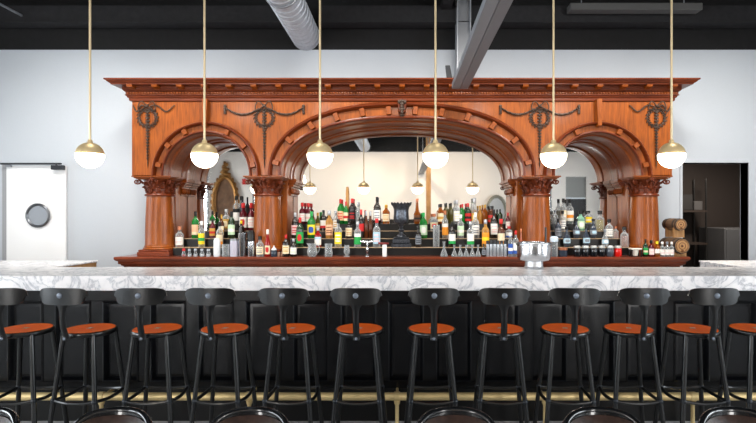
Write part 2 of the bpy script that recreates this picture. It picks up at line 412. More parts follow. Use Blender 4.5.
q = MB().tube(ring, .07, 10, closed=True)
for i in range(26):
    a = 2*PI*i/26; q.ell((-5.6+.42*math.cos(a), YF+.06, 1.95+.84*math.sin(a)), (.05, .03, .07))
obj('carved_rim', q, GILT, t)
q = MB()
for i in range(9): q.ell((-5.6+.05*math.sin(i*2), YF+.05, 2.78+.05*i), (.16-.014*i, .04, .06))
obj('crest', q, GILT, t)
obj('frame_panel', MB().lathe([(0, 0), (.36, 0), (.36, .02), (0, .02)], -5.6, YF+.01, 32, axis='y', cz=1.95, sy=2.15), mat('umber_panel', (120, 86, 60), .5, var=.4, bscale=5, bump=.1), t)
o = obj('alarm_box', MB().box(-5.06, -4.94, YF-.003, YF+.05, 2.5, 2.68), mat('alarm_red', (200, 40, 34), .4)); tag(o, 'small red box on the far wall reflected in the left mirror', 'box')
q = MB(); rr = [(3.0+.30*math.cos(a), YF+.03, 1.62+.5*math.sin(a)) for a in [2*PI*i/36 for i in range(36)]]
t = thing('oval_mirror', (3.0, YF+.03, 1.1), 'grey-framed oval mirror on the far wall, reflected at the main mirror\'s right edge', 'mirror')
obj('frame', q.tube(rr, .05, 8, closed=True), mat('pewter', (128, 128, 118), .5, .3), t)
obj('mirror_glass', MB().lathe([(0, 0), (.29, 0), (.29, .01), (0, .01)], 3.0, YF+.005, 32, axis='y', cz=1.62, sy=1.7), MIRROR, t)

# ---------------------------------------------------------------- carved back bar
YP, YM, ZS, ZT = 5.60, 6.20, 1.92, 2.80
ARCH = [(-2.141, .47, .47, 2.0, .59, .593), (0, 1.325, .626, 2.3, 1.465, .81), (2.141, .47, .47, 2.0, .59, .593)]
def curve(cx, a, b, n, th):
    c, s = math.cos(th), math.sin(th)
    return cx+a*math.copysign(abs(c)**(2/n), c), ZS+b*abs(s)**(2/n)
BB = thing('back_bar', (0, 5.9, 0), 'carved mahogany back bar with three arched mirrors, columns and deep cornice', 'back bar')
obj('base_cabinet', MB().box(-3.04, 3.04, 5.56, 6.28, 0, .945, .01), WOODD, BB)
CT = 1.04
q = MB(); prof = [(.0, .93), (.03, .945), (.03, .955), (.05, .962), (.05, .99), (.07, 1.0), (.08, 1.015), (.08, 1.034), (.074, CT), (-.6, CT)]
rows = [[(-(3.02+o), 6.28, z) for o, z in prof], [(-(3.02+o), 5.56-o, z) for o, z in prof], [(3.02+o, 5.56-o, z) for o, z in prof], [(3.02+o, 6.28, z) for o, z in prof]]
q.strip(rows); q.box(-2.5, 2.5, 5.9, 6.28, 1.0, CT-.001); q.box(-3.02, 3.02, 5.6, 6.28, .93, CT-.002)
obj('counter_top', q, WOODC, BB, 30)
obj('back_panel', MB().box(-2.945, 2.945, 6.215, 6.275, CT, 2.82), WOODD, BB)
# spandrel front
pts = [(-2.965, ZS)]
for cx, a, bb, n, _, _ in ARCH:
    pts += [curve(cx, a, bb, n, PI-PI*i/48) for i in range(49)]
pts.append((2.965, ZS))
q = MB()
q.strip([[(x, YP, z), (x, YP, ZT)] for x, z in pts]); q.strip([[(x, YP+.05, z), (x, YP+.05, ZT)] for x, z in pts])
q.strip([[(x, YP, z), (x, YP+.05, z)] for x, z in pts])
for s in (-1, 1): q.box(min(s*2.965, s*2.925), max(s*2.965, s*2.925), YP+.05, 6.275, ZS, ZT)
obj('spandrel_panel', q, WOOD, BB, 30)
for i, (cx, a, bb, n, ao, bo) in enumerate(ARCH):
    N = 64; th = [PI-PI*k/N for k in range(N+1)]
    lp = [(YP, 0), (5.70, 0), (5.715, .014), (5.75, .018), (5.785, .014), (5.80, 0), (6.02, 0), (6.03, .012), (6.07, .02), (6.11, .012), (6.12, .03), (6.17, .036), (YM, .036)]
    q = MB(); q.strip([[(lambda p: (p[0], y, p[1]))(curve(cx, a-ins, bb-ins, n, t_)) for y, ins in lp] for t_ in th])
    obj('arch_lining', q, WOODH, BB, 30)
    prof = [(0, 0), (0, .028), (.03, .042), (.10, .046), (.17, .042), (.2, .022), (.22, .012), (.68, .012), (.70, .026), (.74, .05), (.80, .066), (.88, .07), (.94, .06), (.97, .04), (1, .03), (1, 0)]
    q = MB(); rows = []
    for t_ in th:
        x0, z0 = curve(cx, a, bb, n, t_); x1, z1 = curve(cx, ao, bo, n, t_)
        rows.append([(x0+(x1-x0)*u, YP-dy, z0+(z1-z0)*u) for u, dy in prof])
    q.strip(rows)
    q.m = [1 if k % (len(prof)-1) == 6 else 0 for k in range(len(q.m))]
    am = obj('arch_moulding', q, [WOODD, WOOD], BB, 30)
    nb = 12 if i == 1 else 7
    # arc-length spaced blocks
    pl = [curve(cx, (a+ao)/2, (bb+bo)/2, n, t_) for t_ in th]; ss = [0]
    for k in range(N): ss.append(ss[-1]+math.dist(pl[k], pl[k+1]))
    for j in range(nb):
        tgt = ss[-1]*(j+.5)/nb; k = max(k for k in range(N) if ss[k] <= tgt); t_ = th[k]+(th[k+1]-th[k])*(tgt-ss[k])/(ss[k+1]-ss[k])
        if i != 1 and j == 3: continue
        dth = .031/ss[-1]*PI if i == 1 else .022/ss[-1]*PI
        x0, z0 = curve(cx, a, bb, n, t_); x1, z1 = curve(cx, ao, bo, n, t_)
        nn = Vector((x1-x0, 0, z1-z0)); L = nn.length; nn.normalize(); tt = Vector((nn.z, 0, -nn.x)); base = Vector((x0, 0, z0)); w = .030
        def P(u, v, y): p = base+nn*(L*u)+tt*(v*w); return (p.x, y, p.z)
        qq = MB(); y0, y1 = YP-.012, YP-.058
        qq.hexa([P(.2, -1, y0), P(.2, 1, y0), P(.72, 1, y0), P(.72, -1, y0), P(.24, -.8, y1), P(.24, .8, y1), P(.70, .8, y1), P(.70, -.8, y1)])
        obj('voussoir_block', qq, WOODH, am)
    # mirror
    q = MB(); ring = [(cx-a, CT)]+[curve(cx, a-.01, bb-.01, n, t_) for t_ in th]+[(cx+a, CT)]
    m = len(ring); q.add([(x, YM-.004, z) for x, z in ring]+[(x, YM+.006, z) for x, z in ring], [tuple(range(m))]+[tuple(m+k for k in range(m))[::-1]]+[(k, (k+1) % m, m+(k+1) % m, m+k) for k in range(m)])
    obj('mirror', q, MIRROR, BB, 30)
# piers with impost mouldings
for x0, x1, inner in ((-2.945, -2.611, 1), (-1.671, -1.325, 0), (1.325, 1.671, 0), (2.611, 2.945, -1)):
    q = MB().box(x0, x1, 5.89, 6.215, CT, ZS-.0, .006); q.box(x0+.05, x1-.05, 5.875, 5.89, 1.16, 1.66, .004)
    pr = obj('pier', q, WOOD, BB)
    q = MB()
    for (e, z0, z1) in ((.02, 1.72, 1.745), (.03, 1.80, 1.825), (.05, 1.825, 1.85), (.07, 1.85, 1.875), (.085, 1.875, 1.915)):
        q.box(x0-(e if inner <= 0 else 0), x1+(e if inner >= 0 else 0), 6.0-e*.3, 6.19, z0, z1, .005)
    for s, xx in ((-1, x0), (1, x1)):
        if (inner == 1 and s < 0) or (inner == -1 and s > 0): continue
        for yy in (6.04, 6.1, 6.16): q.ell((xx+s*.025, yy, 1.775), (.03, .028, .035), 8, 6)
    obj('impost', q, WOODH, pr)
    obj('architrave', MB().box(x0, x1, YP, 6.215, 1.905, ZS+.012), WOODH, BB)
# columns
def capital_parts(cx, cy, col):
    q = MB().lathe([(.0, 1.70), (.146, 1.70), (.158, 1.704), (.161, 1.714), (.156, 1.724), (.140, 1.730), (.134, 1.75), (.136, 1.80), (.150, 1.85), (.175, 1.888), (.0, 1.888)], cx, cy, 32)
    def lobe(a, r, z, t, l, w, tilt, roll):
        # a leaf lobe: thin ellipsoid standing on the bell, leaning outwards
        M = Matrix.Rotation(a, 3, 'Z') @ Matrix.Rotation(tilt, 3, 'Y') @ Matrix.Rotation(roll, 3, 'X')
        q.ell((cx+r*math.cos(a+t), cy+r*math.sin(a+t), z), (.009, w, l), 6, 5, rot=M)
    for n, z0, hh, r0, off in ((10, 1.736, .070, .146, 0), (10, 1.782, .072, .152, PI/10)):
        for i in range(n):
            a = 2*PI*i/n+off
            lobe(a, r0, z0+hh*.45, 0, hh*.5, .014, .12, 0)
            for sd in (-1, 1):
                for k in range(3): lobe(a, r0-.004+.006*k, z0+hh*(.15+.27*k), sd*(.105-.02*k), .017, .010, .2, sd*-.7)
            M = Matrix.Rotation(a, 3, 'Z')
            q.ell((cx+(r0+.022)*math.cos(a), cy+(r0+.022)*math.sin(a), z0+hh*.93), (.020, .017, .012), 8, 5, rot=M)
    for sx in (-1, 1):
        for sy in (-1, 1):
            sp = []
            for k in range(24):
                a = k*.46; r = .030*(1-k/27); dx = .178+r*math.cos(a+PI*.6); sp.append((cx+sx*dx, cy+sy*dx*.9, 1.857+r*math.sin(a+PI*.6)))
            q.tube([(cx+sx*.105, cy+sy*.095, 1.80), (cx+sx*.13, cy+sy*.117, 1.845)]+sp, [.008, .010]+[.0095-.0002*k for k in range(24)], 7)
            q.ell((cx+sx*.178, cy+sy*.160, 1.857), (.010, .010, .010))
    for sx in (-1, 1):
        q.tube([(cx+sx*.03, cy-.165, 1.80), (cx+sx*.045, cy-.178, 1.84)]+[(cx+sx*(.042+.018*math.cos(k*.5)*(1-k/16)), cy-.185, 1.862+.018*math.sin(k*.5)*(1-k/16)) for k in range(14)], .006, 6)
    q.ell((cx, cy-.195, 1.890), (.026, .016, .024))
    for k in range(5): q.ell((cx+.022*math.cos(k*1.257), cy-.205, 1.890+.02*math.sin(k*1.257)), (.011, .008, .011), 6, 4)
    cp = obj('capital', q, WOODD, col, 40)
    q = MB()
    for e, z0, z1 in ((.185, 1.885, 1.893), (.200, 1.893, 1.905), (.216, 1.905, 1.92)): q.box(cx-e, cx+e, cy-e, 5.90, z0, z1, .004)
    obj('abacus', q, WOODH, cp)
for cx in (-2.73, -1.515, 1.515, 2.73):
    cy = 5.76
    q = MB().lathe([(0, 1.108), (.172, 1.108), (.178, 1.118), (.172, 1.130), (.162, 1.134), (.166, 1.142), (.160, 1.150), (.156, 1.17), (.1555, 1.30), (.152, 1.45), (.147, 1.58), (.142, 1.69), (.142, 1.705), (0, 1.705)], cx, cy, 48)
    col = obj('column', q, WOOD, BB, 40)
    capital_parts(cx, cy, col)
    obj('plinth', MB().box(cx-.178, cx+.178, cy-.172, 5.90, CT, 1.085, .006).box(cx-.17, cx+.17, cy-.164, 5.90, 1.085, 1.11, .008), WOODC, col)
# cornice
prof = [(0, 2.735), (.018, 2.742), (.022, 2.752), (.022, 2.768), (.034, 2.776), (.040, 2.790), (.052, 2.796), (.052, 2.803), (.046, 2.806), (.046, 2.832), (.056, 2.836), (.064, 2.846), (.070, 2.850), (.070, 2.888), (.150, 2.890), (.152, 2.899), (.162, 2.904), (.176, 2.914), (.186, 2.926), (.198, 2.930), (.200, 2.945)]
def ring(o, z, e=2.965): return [(-(e+o), 6.275, z), (-(e+o), YP-o, z), (e+o, YP-o, z), (e+o, 6.275, z)]
q = MB(); rr = [ring(o, z) for o, z in prof]; q.strip([[rr[k][j] for k in range(len(rr))] for j in range(4)])
q.add(ring(.2, 2.945), [(0, 1, 2, 3)]); q.box(-2.96, 2.96, YP+.005, 6.27, 2.79, 2.80)
q.add(ring(.2, 2.945)+ring(.0, 2.735), [(0, 3, 7, 4)])
cor = obj('cornice', q, WOODD, BB, 28)
q = MB(); n = 190
for i in range(n):
    x = -3.0+6.0*(i+.5)/n; q.ell((x, YP-.05, 2.819), (.0145, .010, .012), 6, 4)
obj('rope_moulding', q, WOODH, cor)
def modillion(x):
    q = MB(); y0 = YP-.070; w = .030
    sec = [(0, 2.889), (-.075, 2.889), (-.078, 2.880), (-.072, 2.868), (-.058, 2.862), (-.036, 2.864), (-.018, 2.856), (0, 2.852)]
    m = len(sec)
    q.add([(x-w, y0+a, z) for a, z in sec]+[(x+w, y0+a, z) for a, z in sec], [tuple(range(m)), tuple(range(m, 2*m))[::-1]]+[(k, (k+1) % m, m+(k+1) % m, m+k) for k in range(m)])
    return q
for i in range(23): obj('modillion', modillion(-2.92+5.84*i/22), WOODH, cor)
q = MB()
for s in (-1, 1):
    for yy in (5.78, 6.05): 
        q.box(min(s*3.03, s*3.11), max(s*3.03, s*3.11), yy-.03, yy+.03, 2.858, 2.889, .004)
obj('end_modillion', q, WOODD, cor)
# keystones
for cx, w, z0, z1 in ((-2.141, .028, 2.40, 2.752), (2.141, .028, 2.40, 2.752), (0, .052, 2.55, 2.752)):
    q = MB().hexa([(cx-w*.8, YP, z0+.05), (cx+w*.8, YP, z0+.05), (cx+w, YP, z1), (cx-w, YP, z1), (cx-w*.7, YP-.09, z0+.06), (cx+w*.7, YP-.09, z0+.06), (cx+w, YP-.075, z1), (cx-w, YP-.075, z1)])
    ks = obj('keystone', q, WOOD if cx else WOODD, BB)
    if cx == 0:
        q = MB()
        for k in range(5): q.ell((0, YP-.10, 2.72-.03*k), (.026-.002*k, .018, .02))
        for s in (-1, 1): q.ell((s*.03, YP-.09, 2.715), (.02, .015, .022)); q.ell((s*.022, YP-.09, 2.64), (.014, .012, .018))
        q.ell((0, YP-.07, 2.575), (.03, .03, .016)); 
        obj('carved_drop', q, BRONZE, ks)
# bronze appliques
YA = YP-.008
def leafy(q, pts, r, w):
    for k, p in enumerate(pts):
        s = 1 if k % 2 else -1
        q.ell((p[0]+s*w*.35, YA-.006, p[2]), (w*.62, .007, r*.9), 6, 4, rot=Matrix.Rotation(s*.7, 3, 'Y'))
def festoon(cx, kind):
    cz = 2.557; R = .098
    q = MB(); rp = [(cx+R*math.cos(a), YA, cz+R*.98*math.sin(a)) for a in [2*PI*i/28 for i in range(28)]]
    q.tube(rp, .008, 6, closed=True)
    for i in range(18):
        a = 2*PI*i/18
        for o in (-.016, .016): q.ell((cx+(R+o)*math.cos(a+o*3), YA-.004, cz+(R+o)*math.sin(a+o*3)), (.007, .008, .016), 6, 4, rot=Matrix.Rotation(-a+.5*(1 if o > 0 else -1), 3, 'Y'))
    w = obj('wreath', q, BRONZE, BB)
    q = MB()
    for s in (-1, 1):
        lp = [(cx+s*(.008+.085*math.sin(t_)*(1-.25*math.cos(t_))), YA-.012-.01*math.sin(t_), cz+R+.026+.054*math.sin(2*t_)*.9+.004) for t_ in [PI*i/16 for i in range(17)]]
        q.tube(lp, .0065, 6)
    q.ell((cx, YA-.02, cz+R+.03), (.018, .014, .018))
    if kind in (-1, 1):
        for s, ln in ((kind, .27), (-kind, .13)):
            tp = [(cx+s*(.03+ln*u), YA-.008, cz+R+.025+.034*math.sin(u*7.5)*(.4+u)-.03*u) for u in [i/16 for i in range(17)]]
            q.tube(tp, [.0085*(1-.4*abs(u/16-.5)) for u in range(17)], 6)
    obj('bow', q, BRONZE, w)
    q = MB(); z = cz+.06
    q.tube([(cx, YA, cz+R), (cx, YA, cz-.52)], .005, 6)
    k = 0
    while z > cz-.46:
        sc = 1-.55*(cz-z)/.5 if z < cz else 1
        q.ell((cx, YA-.006, z), (.015*sc, .012, .017), 6, 4)
        for s in (-1, 1): q.ell((cx+s*.017*sc, YA-.003, z+.008), (.012*sc, .008, .009), 6, 4, rot=Matrix.Rotation(s*.6, 3, 'Y'))
        z -= .034
    q.lathe([(0, -.07), (.008, 0), (.003, .02)], cx, YA, 8, cz=cz-.49)
    obj('drop_pendant', q, BRONZE, w)
    if kind == 0:
        for s in (-1, 1):
            q = MB(); x0, x1, zt0, zt1 = cx+s*.06, cx+s*.43, cz+R+.005, 2.675
            sp = []
            for i in range(15):
                u = i/14; sp.append((x0+(x1-x0)*u, YA-.006, zt0+(zt1-zt0)*u-.30*u*(1-u)))
            q.tube(sp, [.006+.007*math.sin(PI*i/14) for i in range(15)], 7)
            for i in range(1, 14): q.ell((sp[i][0], YA-.014, sp[i][2]+.004*(-1)**i), (.011, .008, .009), 6, 4)
            q.ell((x1, YA-.008, 2.685), (.018, .012, .018))
            q.tube([(x1, YA-.004, 2.685), (x1, YA-.004, 2.60)], [.012, .016], 6)
            for k in range(3): q.ell((x1, YA-.01, 2.665-.028*k), (.017-.002*k, .011, .013), 6, 4)
            obj('swag', q, BRONZE, w)
for cx, kd in ((-2.789, 1), (-1.509, 0), (1.509, 0), (2.789, -1)): festoon(cx, kd)
# ---------------------------------------------------------------- marble-topped bar
MT, MBOT, MF, MK = 1.069, .968, 3.47, 4.09
o = obj('marble_countertop', MB().box(-4.9, 4.9, MF, MK, MBOT, MT, .004), MARBLE); tag(o, 'long white marble countertop with grey veins on the dark panelled bar', 'countertop')
t = thing('panelled_bar', (0, 4.0, 0), 'black panelled bar front beneath the white marble countertop', 'bar')
obj('carcass', MB().box(-4.8, 4.8, 3.72, 4.05, .02, MBOT-.0005), BLACK, t)
q = MB(); FY = 3.675; pitch = .343; n = 27; x00 = -pitch*n/2+.03
q.box(-4.8, 4.8, FY, 3.72, .865, MBOT-.0005, .003); q.box(-4.8, 4.8, FY, 3.72, .235, .285, .003)
for i in range(n+1): x = x00+pitch*i; q.box(x-.042, x+.042, FY, 3.72, .285, .865)
obj('face_frame', q, NAVY, t)
for i in range(n):
    xa, xb = x00+pitch*i+.042, x00+pitch*(i+1)-.042; za, zb = .285, .865
    q = MB()
    def rl(e, y): return [(xa+e, y, za+e), (xb-e, y, za+e), (xb-e, y, zb-e), (xa+e, y, zb-e)]
    q.strip([list(r)+[r[0]] for r in (rl(0, FY-.004), rl(.010, FY-.008), rl(.018, FY+.006), rl(.026, FY+.030), rl(.045, FY+.028))])
    q.add(rl(.045, FY+.028), [(0, 1, 2, 3)])
    obj('panel', q, NAVYP, t, 25)
obj('kick_board', MB().box(-4.8, 4.8, FY, 3.72, .0, .235), BLACK, t)
t = thing('foot_rail', (0, 3.52, 0), 'polished brass foot rail on posts along the foot of the black bar', 'foot rail')
obj('rail', MB().tube([(-4.8, 3.52, .232), (4.8, 3.52, .232)], .027, 16), BRASSR, t)
for i in range(-4, 5):
    x = -.034+1.02*i
    p = obj('post', MB().lathe([(0, 0), (.045, 0), (.045, .008), (.016, .016), (.013, .05), (.013, .17), (.02, .185), (.022, .205), (0, .21)], x, 3.52, 16), BRASSR, t)
    obj('bracket_arm', MB().tube([(x, 3.53, .232), (x, 3.6745, .232)], .010), BRASSR, p)
    obj('clamp_ring', MB().lathe([(.027, -.022), (.032, -.018), (.032, .018), (.027, .022)], x, 3.52, 16, axis='x', cz=.232), BRASSR, p)

# side counters behind the bar
for s, l in ((-1, 'low white marble side counter below the white door'), (1, 'low white marble side counter before the dark passage')):
    t = thing('side_counter', (s*4.2, 4.5, 0), l, 'counter')
    a, b_ = (s*2.93 if s < 0 else 2.86, s*5.6); a, b_ = min(a, b_), max(a, b_)
    obj('counter_top', MB().box(a, b_, 4.095, 4.92, 1.036, 1.051, .003), MARBLE, t)
    i0, i1 = (a, b_-.0) if s < 0 else (a, b_)
    obj('cabinet', MB().box(i0+.012, i1-.012, 4.10, 4.915, 0, 1.036, .004), OAK if s < 0 else MARBLE, t)

# ---------------------------------------------------------------- bar stools
SY = 3.17
def make_stool():
    t = thing('bar_stool', (0, SY, 0), '', 'bar stool', 'bar stools along the bar')
    sy = SY
    q = MB().lathe([(0, .778), (.05, .7775), (.11, .779), (.138, .781), (.1405, .778), (.1405, .765), (0, .765)], 0, sy, 40); st = obj('seat', q, ORANGE, t, 40)
    obj('seat_rim', MB().lathe([(.1395, .779), (.146, .780), (.151, .774), (.152, .764), (.148, .752), (.140, .748), (.118, .748), (.118, .763), (.1395, .763)], 0, sy, 40), STEELBLK, st, 40)
    q = MB().lathe([(0, .7785), (.011, .7795), (.013, .7815), (.006, .783), (0, .783)], 0, sy, 14)
    for a in (.5, 2.1, 3.7, 5.3): q.ell((.014*math.cos(a), sy+.014*math.sin(a), .7805), (.009, .003, .0015), 6, 4, rot=Matrix.Rotation(a, 3, 'Z'))
    obj('seat_bolt', q, mat('worn_steel', (206, 200, 190), .35, .6), st)
    for sx in (-1, 1):
        for ss in (-1, 1):
            P0 = Vector((sx*.098, sy+ss*.098, .752)); P1 = Vector((sx*.165, sy+ss*.165, .006))
            lg = obj('leg', MB().tube([P0+Vector((0, 0, .008)), P0+(P1-P0)*.04, P1], .0138, 12), STEELBLK, t)
            cz_ = P0.lerp(P1, (.752-.372)/.746); obj('leg_collar', MB().ell(cz_, (.018, .018, .02), 10, 6), mat('worn_black_steel', (38, 42, 48), .3, .4), lg)
            obj('foot_cap', MB().lathe([(0, 0), (.018, 0), (.018, .012), (.015, .03), (0, .03)], P1.x, P1.y, 12), BLACK, lg)
    def leg(sx, ss, z): u = (.752-z)/.746; r = .098+.067*u; return Vector((sx*r, sy+ss*r, z))
    z = .372
    cs = [(-1, -1), (1, -1), (1, 1), (-1, 1)]
    for k in range(4):
        a, b_ = leg(*cs[k], z), leg(*cs[(k+1) % 4], z); out = Vector(((a.x+b_.x)/2, (a.y+b_.y)/2-sy, 0)).normalized()
        pts = [a.lerp(b_, u/10)+out*(.012*math.sin(PI*u/10))-Vector((0, 0, .012*math.sin(PI*u/10))) for u in range(11)]
        obj('stretcher', MB().tube(pts, .0105, 8), STEELBLK, t)
    # backrest: thin steel blade wrapped towards the sitter
    zc, by = 1.012, 2.925
    q = MB(); nu, nv = 30, 10
    def bp(u, v, back):
        w = .152-.012*(1-v)*.5; zz = v
        x = w*u; lim = (1-abs(u)**6)**(1/2.4)
        dz = .049*v*lim-.006*(u*u)*.0
        y = by+.42*x*x*5.2*.55+(.0 if not back else .011)
        # thin towards the rim
        return (x, y+(.002*(abs(u)**6) if not back else -.002*(abs(u)**6)), zc+dz)
    for back in (0, 1): q.strip([[bp(-1+2*i/nu, -1+2*j/nv, back) for j in range(nv+1)] for i in range(nu+1)])
    q.strip([[bp(-1+2*i/nu, 1, k) for k in (0, 1)] for i in range(nu+1)]); q.strip([[bp(-1+2*i/nu, -1, k) for k in (0, 1)] for i in range(nu+1)])
    br = obj('backrest', q, STEELBLK, t, 50)
    obj('backrest_bolt', MB().lathe([(0, -.006), (.010, -.0055), (.0155, -.002), (.0165, .003), (0, .003)], 0, by-.001, 18, axis='y', cz=1.018), mat('dull_steel_bolt', (104, 112, 124), .35, .3), br)
    # spine: flat strap that flares into a fork under the backrest
    q = MB(); rows = []
    path = [(by+.016, 1.005, .022, 0), (by+.016, .982, .034, 0), (by+.016, .966, .037, 0), (by+.016, .956, .033, .0), (by+.017, .944, .025, .0), (by+.018, .925, .020, 0), (by+.019, .88, .0185, 0), (by+.026, .83, .0185, 0), (by+.036, .80, .0185, 0), (by+.042, .784, .0195, 0), (by+.046, .775, .023, 0), (by+.046, .752, .023, 0)]
    for yy, zz, w, _ in path: rows.append([(-w, yy+.004, zz), (-w*.7, yy-.006, zz), (0, yy-.010, zz), (w*.7, yy-.006, zz), (w, yy+.004, zz), (w*.6, yy+.014, zz), (0, yy+.016, zz), (-w*.6, yy+.014, zz), (-w, yy+.004, zz)])
    q.strip(rows); q.add(rows[0][:8], [tuple(range(8))]); q.add(rows[-1][:8], [tuple(range(8))])
    sp = obj('back_spine', q, STEELBLK, t, 50)
    obj('seat_bracket', MB().box(-.019, .019, by+.050, SY-.115, .754, .764, .004), STEELBLK, sp)
    obj('strap_bolt', MB().lathe([(0, -.012), (.008, -.010), (.009, 0), (0, 0)], 0, by+.043, 10, axis='y', cz=.763), mat('dull_steel_bolt', (104, 112, 124), .35, .3), sp)
    return t
SX = [26, 90, 157.5, 225, 292.5, 359.5, 431.5, 500, 565, 628.5, 692.5, 756]
ROT = [.05, -.11, .02, -.05, -.03, -.01, .01, -.08, -.06, -.02, .01, .0]
stool = make_stool(); LABELS.remove('')
for i, px in enumerate(SX):
    l = f'{ORD[i]} stool from the left in the bar row, round orange seat, black steel frame'
    if i == 0: l = 'leftmost bar stool of the row, orange seat cut by the left edge of the view'
    if i == 11: l = 'rightmost bar stool of the row, orange seat cut by the right edge of the view'
    if i == 0: stool.location = (wx(px, SY), SY, 0); stool.rotation_euler = (0, 0, ROT[0]); stool['label'] = l; LABELS.append(l)
    else: dup(stool, (wx(px, SY), SY, 0), l, rz=ROT[i])

# ---------------------------------------------------------------- pendant lamps over the bar
PYD, PR, PZC = 3.94, .1, 1.946
def make_pendant():
    t = thing('pendant_lamp', (0, PYD, ZC), '', 'pendant lamp', 'globe pendants over the bar')
    zs = PZC+.012
    prof = [(PR*math.cos(a)*1.0, PZC+PR*math.sin(a)) for a in [math.asin(.012/PR)+(PI/2-math.asin(.012/PR))*i/14 for i in range(15)]]
    q = MB().lathe([(PR*.93, zs)]+prof[:-1]+[(.0, PZC+PR)], 0, PYD, 40); sh = obj('dome_shade', q, BRASS, t, 40)
    obj('stem_collar', MB().lathe([(.020, PZC+PR-.004), (.018, PZC+PR+.014), (.011, PZC+PR+.022), (.0, PZC+PR+.022)], 0, PYD, 20), BRASS, sh)
    prof = [(0, PZC-PR*.99)]+[(PR*.99*math.cos(a), PZC+PR*.99*math.sin(a)) for a in [-PI/2+.12+(PI/2-.12+.10)*i/16 for i in range(17)]]+[(0, PZC+.012)]
    obj('globe', MB().lathe(prof, 0, PYD, 40), OPAL, t, 60)
    obj('stem', MB().lathe([(.0085, PZC+PR), (.0085, ZC-.02)], 0, PYD, 12), mat('pale_brass', (218, 198, 160), .4, .55), t)
    obj('ceiling_rose', MB().lathe([(0, ZC-.03), (.05, ZC-.028), (.055, ZC-.02), (.055, ZC), (0, ZC)], 0, PYD, 24), BRASS, t)
    return t
pend = make_pendant(); LABELS.remove('')
PXS = [90, 204.5, 320, 435.5, 553.5, 671.5]
PL = ['leftmost globe pendant with brass dome, hanging before the plain wall left of the back bar', 'brass-domed globe pendant hanging in front of the left arch', 'brass-domed globe pendant hanging at the left side of the wide middle arch', 'brass-domed globe pendant hanging at the right half of the wide middle arch', 'brass-domed globe pendant hanging at the left edge of the right arch', 'rightmost globe pendant with brass dome, hanging before the back bar\'s right end']
for i, px in enumerate(PXS):
    X = wx(px, PYD)
    if i == 0: pend.location = (X, PYD, ZC); pend['label'] = PL[0]; LABELS.append(PL[0])
    else: dup(pend, (X, PYD, ZC), PL[i])

# ---------------------------------------------------------------- dining chairs in the foreground
def make_chair():
    y = 1.85
    t = thing('dining_chair', (0, y, 0), '', 'chair', 'leather-backed chairs in the foreground')
    def outline(k, n, wt, zb, zt):   # rounded top back outline
        u = -1+2*k/n; return u
    nu, nv = 24, 14
    def sp(u, v, off):              # u across, v up
        w = .208*(1-.25*v**2); x = w*u
        top = .759-.045*abs(u)**4-.06*abs(u)**10; z = .44+(top-.44)*v
        yy = y+.11*(1-v)*-.55+.16*u*u*-1*.5+.02
        return (x, yy+off, z)
    q = MB()
    for off in (0, .022): q.strip([[sp(-1+2*i/nu, j/nv, off) for j in range(nv+1)] for i in range(nu+1)])
    edge = [sp(-1, j/nv, .011) for j in range(nv+1)]+[sp(-1+2*i/nu, 1, .011) for i in range(1, nu)]+[sp(1, 1-j/nv, .011) for j in range(nv+1)]
    q.tube(edge, .0125, 8)
    fr = obj('back_shell', q, SHELL, t, 60)
    q = MB(); rows = [[sp(-.9+1.8*i/nu, .03+.93*j/nv, -.004-.022*(1-(abs(-.9+1.8*i/nu)/.9)**4)*(1-(abs(2*j/nv-1))**6)) for j in range(nv+1)] for i in range(nu+1)]
    q.strip(rows); obj('back_pad', q, LEATHER, fr, 60)
    q = MB()
    def sq(u, v, z): return (.20*u*(1-.06*v*v), y-.02-.42*(v+1)/2, z)
    for z in (.405, .43): q.strip([[sq(-1+2*i/10, -1+2*j/10, z-.018*((i/5-1)**2*.3)) for j in range(11)] for i in range(11)])
    obj('seat_shell', q, SHELL, t)
    q = MB().box(-.185, .185, y-.43, y-.03, .432, .47, .02); obj('seat_pad', q, LEATHER, t)
    for sx in (-1, 1):
        for yy, y2 in ((y-.06, y+.02), (y-.38, y-.44)):
            obj('leg', MB().tube([(sx*.16, yy, .41), (sx*.195, y2, 0)], .012, 10), STEELBLK, t)
    return t
ch = make_chair(); LABELS.remove('')
CXS = [(-14, 'dark leather chair back peeking in at the bottom left corner'), (117, 'brown leather chair back with black rim below the second and third stools'), (252, 'brown leather chair back with black rim below the fourth and fifth stools'),
       (455, 'brown leather chair back with black rim below the seventh and eighth stools'), (599, 'brown leather chair back with black rim below the ninth and tenth stools'), (733, 'brown leather chair back with black rim at the bottom right corner')]
for i, (px, l) in enumerate(CXS):
    if i == 0: ch.location = (wx(px, 1.85), 1.85, 0); ch['label'] = l; LABELS.append(l)
    else: dup(ch, (wx(px, 1.85), 1.85, 0), l)

# ---------------------------------------------------------------- steel ice bucket on the bar
t = thing('ice_bucket', (wx(534, 4.0), 4.0, MT), 'polished steel ice bucket on a short round foot, standing on the marble counter', 'ice bucket')
X = wx(534, 4.0)
ft = obj('foot', MB().lathe([(0, 0), (.075, 0), (.078, .005), (.075, .010), (.070, .014), (.068, .055), (.072, .06), (0, .06)], X, 4.0, 32, cz=MT), mat('brushed_steel_foot', (196, 198, 202), .42, .8), t)
obj('bowl', MB().lathe([(0, .055), (.09, .057), (.118, .066), (.128, .085), (.131, .12), (.131, .178), (.138, .186), (.138, .198), (.134, .205), (.128, .2), (.124, .18), (.12, .09), (0, .075)], X, 4.0, 48, cz=MT), CHROME, t, 30)
obj('rim_band', MB().lathe([(.132, .186), (.1395, .19), (.1395, .199), (.134, .204)], X, 4.0, 48, cz=MT), mat('brushed_steel', (150, 154, 160), .3, 1), t)
obj('muddler', MB().tube([(X+.09, 4.0, MT+.10), (X+.095, 4.01, MT+.32)], .008, 8), BLACK, t)
